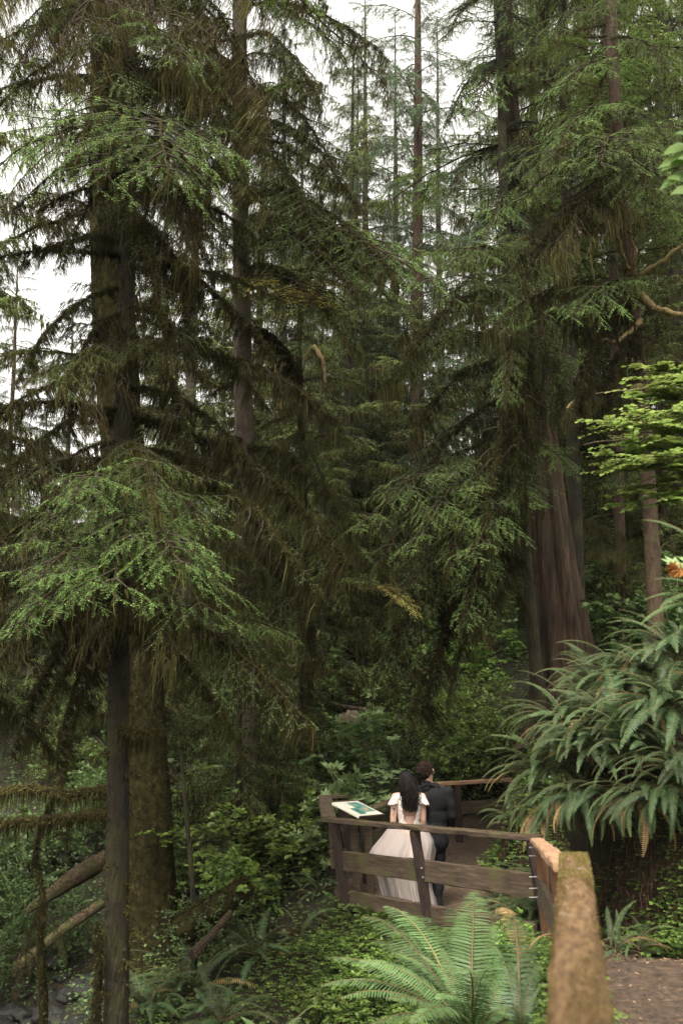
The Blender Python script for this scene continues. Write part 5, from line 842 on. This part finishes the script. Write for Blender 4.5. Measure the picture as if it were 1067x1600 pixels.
for i in range(95):
    x_, y_ = rng.uniform(-8, 8), rng.uniform(16.5, 36)
    if pathdist(np.array([x_]), np.array([y_]))[0][0] < 1.7 or (520 < W / 2 + x_ / y_ * F < 715 and y_ < 29): continue
    T_ = (S_huck + S_salmon)[i % 6]; s_ = rng.uniform(.9, 1.9); a_ = rng.random() * 6.28; V_, q_ = T_.arr; c_, sn = math.cos(a_), math.sin(a_); V_ = V_ @ np.array([[c_, -sn, 0], [sn, c_, 0], [0, 0, 1]]).T * s_ + (x_, y_, h1(x_, y_)); mb.V.append(V_)
    for k_ in q_: mb.F.append((q_[k_][0] + mb.n, q_[k_][1] * 0 + (0 if i % 2 else 0), q_[k_][2], False))
    mb.n += len(V_)
tag_cover(mb, 'undergrowth', ['leaf_dark'], 'dark leafy undergrowth over the forest floor')
mb = MB(); n = 70000; x = rng.uniform(-1, 5, n); y = rng.uniform(1, 19, n); d, pz, hw = pathdist(x, y); m_ = d < hw + .5; x, y, d, hw = x[m_], y[m_], d[m_], hw[m_]; k = len(x); m_ = rng.random(k) < .45 + .55 * (d / hw) ** 2; x, y = x[m_], y[m_]; k = len(x)
p_ = np.stack([x, y, hgt(x, y) + .03], -1); a = rng.random(k) * 6.28; l_ = .012 + .035 * rng.random(k) ** 2; stamp(mb, KITE[0], KITE[1], p_, np.stack([np.cos(a), np.sin(a), rng.normal(0, .15, k)], -1), Z + rng.normal(0, .3, (k, 3)), np.stack([l_, l_ * rng.uniform(.15, .5, k), l_], -1), 0, rng.random(k))
n = 14000; q = scatter(n, -5, 6, 3, 14); k = len(q); a = rng.random(k) * 6.28; l_ = .02 + .05 * rng.random(k); stamp(mb, KITE[0], KITE[1], q + Z * .02, np.stack([np.cos(a), np.sin(a), rng.normal(0, .2, k)], -1), Z + rng.normal(0, .4, (k, 3)), np.stack([l_, l_ * .3, l_], -1), 0, rng.random(k) * .7)
tag_cover(mb, 'leaf_litter', ['litter'], 'scattered dead leaves, chips and needles on the path and soil')
# ------------------------------------------------------------------ people
M['skin'] = solid('skin', [(.3, (.40, .235, .17)), (.7, (.50, .31, .235))], scale=4, rough=.5, bump=.05, spec=.35)
M['skin_ink'] = solid('tattoo_ink', [(.42, (.05, .045, .05)), (.55, (.38, .24, .18))], scale=30, rough=.5, bump=.02, detail=3)
M['hair_dark'] = leafy('black_hair', [(0, (.002, .0015, .0013)), (1, (.009, .006, .005))], transl=0, rough=.55, spec=.12)
M['hair_brown'] = leafy('brown_hair', [(0, (.012, .007, .004)), (1, (.055, .030, .017))], transl=0, rough=.6, spec=.15)
M['suit'] = solid('charcoal_suit', [(.35, (.005, .005, .006)), (.7, (.012, .012, .0125))], scale=60, rough=.85, bump=.25, dist=.003, bscale=7, spec=.15)
M['shoe'] = solid('brown_leather', [(.3, (.05, .018, .008)), (.7, (.11, .04, .018))], scale=20, rough=.4, bump=.1)
m, t, N, L = _new('white_lace'); b = _n(N, 'ShaderNodeBsdfPrincipled'); b.inputs['Roughness'].default_value = .75; tc = _n(N, 'ShaderNodeTexCoord'); v = _n(N, 'ShaderNodeTexVoronoi', feature='DISTANCE_TO_EDGE'); v.inputs['Scale'].default_value = 46; L.new(tc.outputs['Object'], v.inputs['Vector'])
nz_ = _n(N, 'ShaderNodeTexNoise'); nz_.inputs['Scale'].default_value = 26; L.new(tc.outputs['Object'], nz_.inputs['Vector']); ad = _n(N, 'ShaderNodeMath', operation='MULTIPLY_ADD'); L.new(nz_.outputs[0], ad.inputs[0]); ad.inputs[1].default_value = .5; L.new(v.outputs[0], ad.inputs[2])
r = _ramp(N, [(.22, (.72, .68, .63)), (.38, (.68, .62, .56)), (.45, (.45, .30, .23))]); L.new(ad.outputs[0], r.inputs[0]); L.new(r.outputs[0], b.inputs['Base Color']); bp = _n(N, 'ShaderNodeBump'); bp.inputs['Strength'].default_value = .8; bp.inputs['Distance'].default_value = .006; L.new(ad.outputs[0], bp.inputs['Height']); L.new(bp.outputs[0], b.inputs['Normal']); o = _n(N, 'ShaderNodeOutputMaterial'); L.new(b.outputs[0], o.inputs[0]); M['lace'] = m
m, t, N, L = _new('tulle_skirt'); b = _n(N, 'ShaderNodeBsdfPrincipled'); b.inputs['Roughness'].default_value = .9; b.inputs['Base Color'].default_value = (.47, .40, .365, 1); tr = _n(N, 'ShaderNodeBsdfTranslucent'); tr.inputs[0].default_value = (.47, .40, .35, 1); ms = _n(N, 'ShaderNodeMixShader'); ms.inputs[0].default_value = .3
tc = _n(N, 'ShaderNodeTexCoord'); mp = _n(N, 'ShaderNodeMapping'); mp.inputs['Scale'].default_value = (22, 22, 1.2); nz_ = _n(N, 'ShaderNodeTexNoise'); nz_.inputs['Scale'].default_value = 1; nz_.inputs['Detail'].default_value = 4; L.new(tc.outputs['Object'], mp.inputs[0]); L.new(mp.outputs[0], nz_.inputs['Vector']); bp = _n(N, 'ShaderNodeBump'); bp.inputs['Strength'].default_value = .6; bp.inputs['Distance'].default_value = .02; L.new(nz_.outputs[0], bp.inputs['Height']); L.new(bp.outputs[0], b.inputs['Normal'])
o = _n(N, 'ShaderNodeOutputMaterial'); L.new(b.outputs[0], ms.inputs[1]); L.new(tr.outputs[0], ms.inputs[2]); L.new(ms.outputs[0], o.inputs[0]); M['tulle'] = m
DG = None
def remesh(mb, voxel, smooth, name, mat, parent=None, disp=0):
    me = mb.mesh(name, [mat]); o = link(name, me, parent); r = o.modifiers.new('r', 'REMESH'); r.mode = 'VOXEL'; r.voxel_size = voxel; r.use_smooth_shade = True
    if smooth: s = o.modifiers.new('s', 'SMOOTH'); s.iterations = smooth; s.factor = .5
    bpy.context.view_layer.update(); dg = bpy.context.evaluated_depsgraph_get(); new = bpy.data.meshes.new_from_object(o.evaluated_get(dg)); o.modifiers.clear(); o.data = new; bpy.data.meshes.remove(me)
    new.materials.clear(); new.materials.append(M[mat]); new.polygons.foreach_set('use_smooth', np.ones(len(new.polygons), bool))
    if disp:
        n = len(new.vertices); co = np.empty(n * 3, np.float32); new.vertices.foreach_get('co', co); co = co.reshape(-1, 3); nn_ = np.empty(n * 3, np.float32); new.vertices.foreach_get('normal', nn_); nn_ = nn_.reshape(-1, 3)
        w_ = sum(np.sin(co @ (np.array(f) * s_) + s_) for s_, f in ((1, (9, 4, 22)), (1.7, (-7, 9, 19)), (2.3, (6, -8, 15)))); co += nn_ * (disp * w_)[:, None]; new.vertices.foreach_set('co', co.ravel())
    new.update(); return o
def capsule(mb, pts, rad, sides=16, fx=1., fy=1.):
    """closed rounded limb along pts; fx, fy squash it in x and y"""
    pts = np.asarray(pts, float); rad = np.asarray(rad, float); n = 7 * (len(pts) - 1); d = np.concatenate([[0], np.cumsum(np.linalg.norm(np.diff(pts, axis=0), axis=1))]); u = np.linspace(0, d[-1], n + 1)
    c = np.stack([np.interp(u, d, pts[:, i]) for i in range(3)], -1); r = np.interp(u, d, rad); T0, T1 = nrm(c[0] - c[1]), nrm(c[-1] - c[-2]); th = np.radians([88, 65, 40, 18])
    c = np.vstack([[c[0] + T0 * r[0] * math.sin(a) for a in th], c, [c[-1] + T1 * r[-1] * math.sin(a) for a in th[::-1]]]); r = np.concatenate([[r[0] * math.cos(a) for a in th], r, [r[-1] * math.cos(a) for a in th[::-1]]])
    m0 = MB(); tube(m0, c, r, sides, cap=True); V, q = m0.arrays()
    if fx != 1 or fy != 1:
        i = np.argmin(np.linalg.norm(V[:, None] - c[None], axis=-1), axis=1) if len(V) < 4000 else None; V = c[i] + (V - c[i]) * np.array([fx, fy, 1])
    mb.V.append(V)
    for k in q: mb.F.append((q[k][0] + mb.n, 0, q[k][2], True))
    mb.n += len(V)
def ell(mb, c, rx, ry, rz, nu=24, nv=14):
    u = np.linspace(0, 2 * np.pi, nu, endpoint=False); v = np.linspace(-np.pi / 2 + .02, np.pi / 2 - .02, nv); Uu, Vv = np.meshgrid(u, v); V = np.stack([np.cos(Vv) * np.cos(Uu) * rx, np.cos(Vv) * np.sin(Uu) * ry, np.sin(Vv) * rz], -1) + np.asarray(c); i = np.arange(nv - 1)[:, None] * nu; j = np.arange(nu)[None]; j2 = (j + 1) % nu
    mb.add(V, np.stack([i + j, i + j2, i + nu + j2, i + nu + j], -1).reshape(-1, 4), 0, 0, True)
    for ring, flip in ((0, True), ((nv - 1) * nu, False)):
        ids = V.reshape(-1, 3)[ring:ring + nu]; jj = np.arange(nu); tri = np.stack([jj, (jj + 1) % nu, np.full(nu, nu)], -1); mb.add(np.vstack([ids, ids.mean(0)]), tri[:, ::-1] if flip else tri)
def head(mb, c, s=1., face=(0, 1, 0)):
    """skull, jaw, nose, brow, lips, ears; face is the looking direction"""
    c = np.asarray(c, float); f = nrm(np.asarray(face, float)); r = nrm(np.cross(f, Z)); up = np.cross(r, f)
    def q(a, b, h): return c + (r * a + f * b + up * h) * s
    ell(mb, q(0, -.012, .02), .078 * s, .096 * s, .100 * s); ell(mb, q(0, .028, -.05), .058 * s, .066 * s, .066 * s); ell(mb, q(0, .072, -.088), .024 * s, .022 * s, .020 * s)
    capsule(mb, [q(0, .092, .012), q(0, .112, -.022)], [.010 * s, .015 * s], 10); capsule(mb, [q(-.035, .082, .028), q(.035, .082, .028)], [.010 * s] * 2, 10); capsule(mb, [q(-.018, .092, -.055), q(.018, .092, -.055)], [.008 * s] * 2, 10)
    for sg_ in (1, -1): ell(mb, q(.080 * sg_, -.005, -.002), .014 * s, .020 * s, .033 * s, 12, 8); ell(mb, q(.032 * sg_, .084, .006), .014 * s, .010 * s, .009 * s, 12, 8)
def hand(mb, wrist, d, palm_n, s=1., curl=.5, side=1):
    """palm, four unequal bent fingers and a thumb off the side"""
    wrist = np.asarray(wrist, float); d = nrm(np.asarray(d, float)); n = nrm(np.asarray(palm_n, float) - d * np.dot(palm_n, d)); x = np.cross(d, n) * side
    capsule(mb, [wrist, wrist + d * .045 * s], [.024 * s, .030 * s], 12); 
    for i, (o_, l_) in enumerate(((-.028, .062), (-.010, .074), (.009, .070), (.027, .056))):
        b = wrist + d * .075 * s + x * o_ * s; capsule(mb, [wrist + d * .02 * s + x * o_ * .6 * s, b], [.013 * s, .0105 * s], 8); c1 = b + (d * math.cos(curl * .6) + n * math.sin(curl * .6)) * l_ * .45 * s; c2 = c1 + (d * math.cos(curl * 1.5) + n * math.sin(curl * 1.5)) * l_ * .3 * s; c3 = c2 + (d * math.cos(curl * 2.3) + n * math.sin(curl * 2.3)) * l_ * .25 * s
        capsule(mb, [b, c1, c2, c3], [.0095 * s, .0088 * s, .008 * s, .0072 * s], 8)
    tb_ = wrist + d * .02 * s - x * .024 * s; t1 = tb_ + (d * .7 - x * .7 + n * .2) * .032 * s; t2 = t1 + (d * .9 - x * .25 + n * .4) * .03 * s; capsule(mb, [tb_, t1, t2], [.013 * s, .011 * s, .009 * s], 8)
def locks(mb, starts, ends, n, r, wave, mat=0, k=16, out=None):
    for i in range(n):
        a = starts(i); b = ends(i); s = np.linspace(0, 1, k)[:, None]; c = a + (b - a) * s
        if out is not None: c = c + out(i) * np.sin(s * np.pi) ** .8
        ph = rng.random() * 6.28; am = wave * (.5 + rng.random()); c = c + np.hstack([np.sin(s * 9 + ph), np.cos(s * 8 + ph) * .6, 0 * s]) * am * s; tube(mb, c, r * (1 - .75 * s[:, 0] ** 3) * rng.uniform(.7, 1.2), 5, mat, rng.random())
# --- groom: local x right, y away from the camera, z up; feet on the path
gp = P(678, 1410, 13.2); gx, gy = gp[0], gp[1]; gz = h1(gx, gy) + .022
mb = MB(); lean = -.07
sh = np.array([-.02, .0, 1.50]); hd = np.array([-.075, .01, 1.70])
head(mb, hd, 1.02, (.75, .66, -.05)); capsule(mb, [sh + (-.04, 0, .02), hd + (0.01, -.01, -.06)], [.062, .058]); ell(mb, (-.01, 0, 1.36), .175, .11, .17); ell(mb, (-.005, 0, 1.12), .15, .10, .16); ell(mb, (0, -.01, .96), .165, .115, .13)
capsule(mb, [(-.16, 0, 1.46), (.14, 0, 1.46)], [.058, .058])
armR = [(.19, -.0, 1.44), (.245, -.02, 1.17), (.225, .13, .97)]; armL = [(-.21, .0, 1.44), (-.27, .02, 1.16), (-.26, .20, 1.0)]
capsule(mb, armR, [.052, .043, .029]); hand(mb, armR[2], (-.15, .45, -.75), (-1, 0, 0), 1, .5, 1); capsule(mb, armL, [.052, .043, .029]); hand(mb, armL[2], (.1, .8, -.5), (1, 0, 0), 1, .5, -1)
legR = [(.075, 0, .92), (.07, .03, .50), (.035, -.06, .09)]; legL = [(-.075, 0, .92), (-.07, .06, .50), (-.055, .12, .10)]
for lg in (legR, legL): capsule(mb, lg, [.088, .058, .040]); capsule(mb, [np.array(lg[2]) + (0, -.02, -.045), np.array(lg[2]) + (0, .17, -.06)], [.034, .028], fx=1.1)
gr = remesh(mb, .007, 3, 'person', 'skin'); gr.location = (gx, gy, gz); tag(gr, 'groom in a charcoal suit seen from behind with his head turned right', 'person', 'walking couple')
mb = MB(); ell(mb, (-.005, -.005, 1.33), .205, .135, .20); capsule(mb, [(-.185, -.0, 1.455), (.165, -.0, 1.455)], [.068, .068]); ell(mb, (0, -.005, 1.12), .178, .125, .20); capsule(mb, [(0, -.01, 1.0), (.0, -.01, .83)], [.172, .185], 24, 1.05, .74); capsule(mb, [(-.08, -.01, 1.49), (.03, -.01, 1.49)], [.075, .075], 16, 1, .9)
for ar in (armR, armL): capsule(mb, [ar[0], ar[1], np.array(ar[1]) + (np.array(ar[2]) - ar[1]) * .93], [.078, .062, .050])
jk = remesh(mb, .010, 6, 'jacket', 'suit', gr, disp=.003)
mb = MB(); tube(mb, [(-.155, -.075, 1.520), (-.10, -.088, 1.545), (-.04, -.085, 1.545), (.02, -.06, 1.52)], .013, 8, cap=True); capsule(mb, [(-.09, -.03, 1.50), (-.07, -.01, 1.555)], [.070, .062]); mb.obj('collar', ['suit'], gr)
mb = MB(); ell(mb, (0, -.01, .93), .175, .125, .14)
for lg in (legR, legL): capsule(mb, [lg[0], lg[1], (lg[2][0], lg[2][1], .06)], [.103, .076, .062], 18)
remesh(mb, .010, 5, 'trousers', 'suit', gr, disp=.0035)
for lg in (legR, legL):
    mb = MB(); p0 = np.array(lg[2]); capsule(mb, [p0 + (0, -.035, -.052), p0 + (0, .06, -.048), p0 + (0, .20, -.062)], [.040, .042, .030], 14, 1.1, 1); remesh(mb, .006, 3, 'shoe', 'shoe', gr)
mb = MB(); fdir = nrm(np.array([.75, .66, 0])); ell(mb, hd + (-.018, -.022, .028), .092, .094, .096); ell(mb, hd - fdir * .045 + (0, 0, -.045), .070, .062, .060)
def gs(i): a = rng.random() * 6.28; b = rng.uniform(-.35, 1.5); d = np.array([math.cos(a) * math.cos(b), math.sin(a) * math.cos(b), math.sin(b)]); d = d if np.dot(d, fdir) < .45 else d - 1.3 * fdir * np.dot(d, fdir); return d
for i in range(520):
    d = nrm(gs(i)); a = hd + (-.018, -.022, .026) + d * np.array([.088, .090, .094]); tdir = nrm(np.array([-.3, -.5, -.7]) + rng.normal(0, .45, 3) + d * .4); l_ = rng.uniform(.03, .055); s = np.linspace(0, 1, 5)[:, None]; c = a + tdir * l_ * s + d * .012 * np.sin(s * 3.1); tube(mb, c, .0055 * (1 - .8 * s[:, 0]), 4, 0, rng.random())
mb.obj('hair', ['hair_brown'], gr)
# --- bride
bp_ = P(640, 1404, 13.05); bx, by = bp_[0] - .035, bp_[1]; bz_ = h1(bx, by) + .022
mb = MB(); hb = np.array([-.005, .03, 1.54]); head(mb, hb, .96, (.1, 1, -.1)); capsule(mb, [(.03, .0, 1.34), hb + (0, -.01, -.07)], [.050, .048]); ell(mb, (.03, 0, 1.23), .145, .092, .15); ell(mb, (.035, 0, 1.03), .112, .080, .15); ell(mb, (.03, -.01, .88), .15, .115, .13); capsule(mb, [(-.11, 0, 1.345), (.17, 0, 1.345)], [.046, .046])
aL = [(-.135, 0, 1.335), (-.165, -.02, 1.03), (-.10, .20, .93)]; aR = [(.195, 0, 1.335), (.205, -.0, 1.04), (.17, .20, .92)]
for ar, sd3 in ((aL, -1), (aR, 1)): capsule(mb, ar, [.050, .037, .024], 14); hand(mb, ar[2], (.1 * -sd3, .5, -.6), (-sd3, 0, 0), .9, .7, sd3)
for x_ in (-.04, .10): capsule(mb, [(x_, 0, .85), (x_, .03, .48), (x_, -.02, .09)], [.082, .052, .034]); capsule(mb, [(x_, -.04, .05), (x_, .14, .035)], [.030, .026])
br = remesh(mb, .007, 3, 'person', 'skin'); br.location = (bx, by, bz_); br.scale = (1.04, 1.04, 1.04); tag(br, 'bride with long dark hair in a white lace gown, gathering up her tulle skirt', 'person', 'walking couple')
# bodice with open back
nz2 = 22; nu = 72; zz = np.linspace(.945, 1.375, nz2); wX = np.interp(zz, [.94, 1.03, 1.12, 1.22, 1.30, 1.38], [.128, .118, .130, .150, .158, .135]); wY = np.interp(zz, [.94, 1.03, 1.12, 1.22, 1.30, 1.38], [.098, .088, .096, .104, .098, .075]); a = np.linspace(0, 2 * np.pi, nu, endpoint=False); V = np.stack([.032 + wX[:, None] * np.cos(a), wY[:, None] * np.sin(a), zz[:, None] + 0 * a], -1); V += rng.normal(0, .0016, V.shape)
Fc = []
for i in range(nz2 - 1):
    for j in range(nu):
        zc = zz[i]; ang = a[j]; back = math.sin(ang) < 0; xo = math.cos(ang) * 1.0
        lim = np.interp(zc, [.97, 1.0, 1.08, 1.2, 1.38], [0, .32, .55, .60, .50])
        if back and abs(xo) < lim and zc > .975: continue
        if zc > 1.30 and abs(xo) < .35: continue
        Fc.append((i * nu + j, i * nu + (j + 1) % nu, (i + 1) * nu + (j + 1) % nu, (i + 1) * nu + j))
mb = MB(); mb.add(V, np.array(Fc), 0, 0, True); bo = mb.obj('bodice', ['lace'], br); so = bo.modifiers.new('s', 'SOLIDIFY'); so.thickness = .008; so.offset = 1
for ar, sgx in ((aL, -1), (aR, 1)):     # cap sleeves
    c0_ = np.array(ar[0]); nu_, nv_ = 26, 12; u = np.linspace(0, 2 * np.pi, nu_, endpoint=False); t_ = np.linspace(0, 1, nv_); d0_ = np.array([sgx * .045, 0, -.115]); Vs = []
    for tt in t_:
        r_ = .064 + .014 * tt if tt > .25 else .064 * (tt / .25) ** .5 + .003; cc = c0_ + (-sgx * .040, 0, .046) + d0_ * tt * 1.05; Vs.append(np.stack([cc[0] + r_ * np.cos(u) * (1 + .04 * np.sin(9 * u)), cc[1] + r_ * np.sin(u) * 1.02, cc[2] + .5 * sgx * -r_ * np.cos(u) * .5 + .010 * np.sin(11 * u) * tt], -1))
    Vs = np.array(Vs); i = np.arange(nv_ - 1)[:, None] * nu_; j = np.arange(nu_)[None]; j2 = (j + 1) % nu_; mb = MB(); mb.add(Vs, np.stack([i + j, i + j2, i + nu_ + j2, i + nu_ + j], -1).reshape(-1, 4), 0, 0, True); cs_ = mb.obj('cap_sleeve', ['lace'], br); so = cs_.modifiers.new('s', 'SOLIDIFY'); so.thickness = .005
# tattoo on the left upper arm
mb = MB(); tc_ = np.array(aL[0]) + (np.array(aL[1]) - aL[0]) * .55
for (dx, dz, r_) in ((.0, .03, .021), (.003, -.015, .014), (-.004, -.045, .008)):
    th = np.linspace(0, 2 * np.pi, 18, endpoint=False); x_ = dx - .006 + r_ * np.cos(th); z_ = dz + r_ * 1.15 * np.sin(th); rad_ = .0445 - .012 * (.5 - z_) * 0; y_ = -np.sqrt(np.maximum(rad_ ** 2 - (x_) ** 2, 1e-4)) - .0012; ring = np.stack([tc_[0] + x_, tc_[1] + y_, tc_[2] + z_], -1); cc = ring.mean(0); cc[1] = tc_[1] - .0462; jj = np.arange(18); mb.add(np.vstack([ring, cc]), np.stack([jj, (jj + 1) % 18, np.full(18, 18)], -1), 0, 0, True)
mb.obj('tattoo', ['skin_ink'], br)
# hair
mb = MB(); ell(mb, hb + (0, -.018, .022), .086, .100, .102); capsule(mb, [hb + (0, -.045, .0), hb + (.012, -.085, -.12), (.03, -.110, 1.33), (.045, -.118, 1.27)], [.086, .078, .055, .03], 18, 1.1, .6)
locks(mb, lambda i: hb + nrm(np.array([rng.normal(0, .8), -.6 - .5 * rng.random(), .9 * rng.random() + .1])) * np.array([.084, .100, .100]) + (0, -.016, .022), lambda i: np.array([rng.normal(.055, .038), -.118 - .03 * rng.random(), rng.uniform(1.17, 1.36)]), 420, .0068, .034, out=lambda i: np.array([rng.normal(0, .028), -.028, .01]))
mb.obj('hair', ['hair_dark'], br)
# skirt
q = lambda px: (px - W / 2) / F * 13.05 - bx
prof = [(1.045, 632, 661, .088), (1.0, 618, 662, .11), (.93, 604, 664, .17), (.86, 599, 668, .22), (.80, 593, 672, .25), (.70, 583, 671, .30), (.62, 578, 669, .33), (.50, 584, 666, .38), (.38, 590, 664, .38), (.25, 594, 665, .38), (.12, 598, 670, .39), (.03, 601, 673, .40)]
zs = np.array([v[0] for v in prof])[::-1]; n = 60; zz = np.linspace(.03, 1.045, n); xl = np.interp(zz, zs, [q(v[1]) for v in prof][::-1]); xr = np.interp(zz, zs, [q(v[2]) for v in prof][::-1]); dp = np.interp(zz, zs, [v[3] for v in prof][::-1])
for A_ in (xl, xr, dp):
    for _ in range(3): A_[1:-1] = (A_[:-2] + 2 * A_[1:-1] + A_[2:]) / 4
nu = 220; a = np.linspace(0, 2 * np.pi, nu, endpoint=False); amp = np.interp(zz, [.03, .5, .9, 1.04], [.11, .085, .06, .006]); ph = rng.random(9) * 6.28
fold = sum(np.sin(k_ * a[None] + ph[i] + (zz[:, None] * (1.2 + .6 * i) if i % 2 else -zz[:, None] * 1.5)) * w_ for i, (k_, w_) in enumerate([(9, .30), (14, .35), (21, .28), (29, .22), (37, .16), (5, .3), (46, .1)])); fold = np.sign(fold) * np.abs(fold) ** .8
sc1 = 1 + amp[:, None] * fold; V = np.stack([(xl + xr)[:, None] / 2 + (xr - xl)[:, None] / 2 * np.cos(a) * sc1, .07 + dp[:, None] * np.sin(a) * sc1, zz[:, None] + .012 * np.sin(7 * a + 2)[None] * (zz[:, None] < .1)], -1)
mb = MB(); i = np.arange(n - 1)[:, None] * nu; j = np.arange(nu)[None]; j2 = (j + 1) % nu; mb.add(V, np.stack([i + j, i + j2, i + nu + j2, i + nu + j], -1).reshape(-1, 4), 0, 0, True); mb.obj('skirt', ['tulle'], br)

# loose outer layer of the skirt, thin and half see-through
m = M['tulle'].copy(); m.name = 'sheer_tulle'; t = m.node_tree; N, L = t.nodes, t.links; out = [x for x in N if x.type == 'OUTPUT_MATERIAL'][0]; src = out.inputs[0].links[0].from_socket
tp = N.new('ShaderNodeBsdfTransparent'); mx = N.new('ShaderNodeMixShader'); mx.inputs[0].default_value = .5; L.new(tp.outputs[0], mx.inputs[1]); L.new(src, mx.inputs[2]); L.new(mx.outputs[0], out.inputs[0]); M['sheer'] = m
ph = rng.random(9) * 6.28; fold = sum(np.sin(k_ * a[None] + ph[i] + zz[:, None] * (2.2 * (-1) ** i)) * w_ for i, (k_, w_) in enumerate([(4, .35), (7, .4), (12, .3), (18, .22), (27, .15)]))
sc2 = 1.035 + amp[:, None] * .8 * (fold + .3); V = np.stack([(xl + xr)[:, None] / 2 + (xr - xl)[:, None] / 2 * np.cos(a) * sc2, .07 + dp[:, None] * np.sin(a) * sc2, zz[:, None] + .03 * np.sin(5 * a + 1)[None] * (zz[:, None] < .12) + .01], -1)
mb = MB(); i = np.arange(n - 1)[:, None] * nu; mb.add(V, np.stack([i + j, i + j2, i + nu + j2, i + nu + j], -1).reshape(-1, 4), 0, 0, True); mb.obj('overskirt', ['sheer'], br)
# ------------------------------------------------------------------ damp forest air
if HAZE:
    mb = MB(); x0, x1, y0, y1, z0, z1 = -131, 131, -61, 201, -8, 75
    mb.add([(x, y, z) for z in (z0, z1) for y in (y0, y1) for x in (x0, x1)], [(0, 2, 3, 1), (4, 5, 7, 6), (0, 1, 5, 4), (2, 6, 7, 3), (0, 4, 6, 2), (1, 3, 7, 5)])
    hz = mb.obj('haze', [hm]); tag(hz, 'thin damp forest haze', None, None, 'stuff')
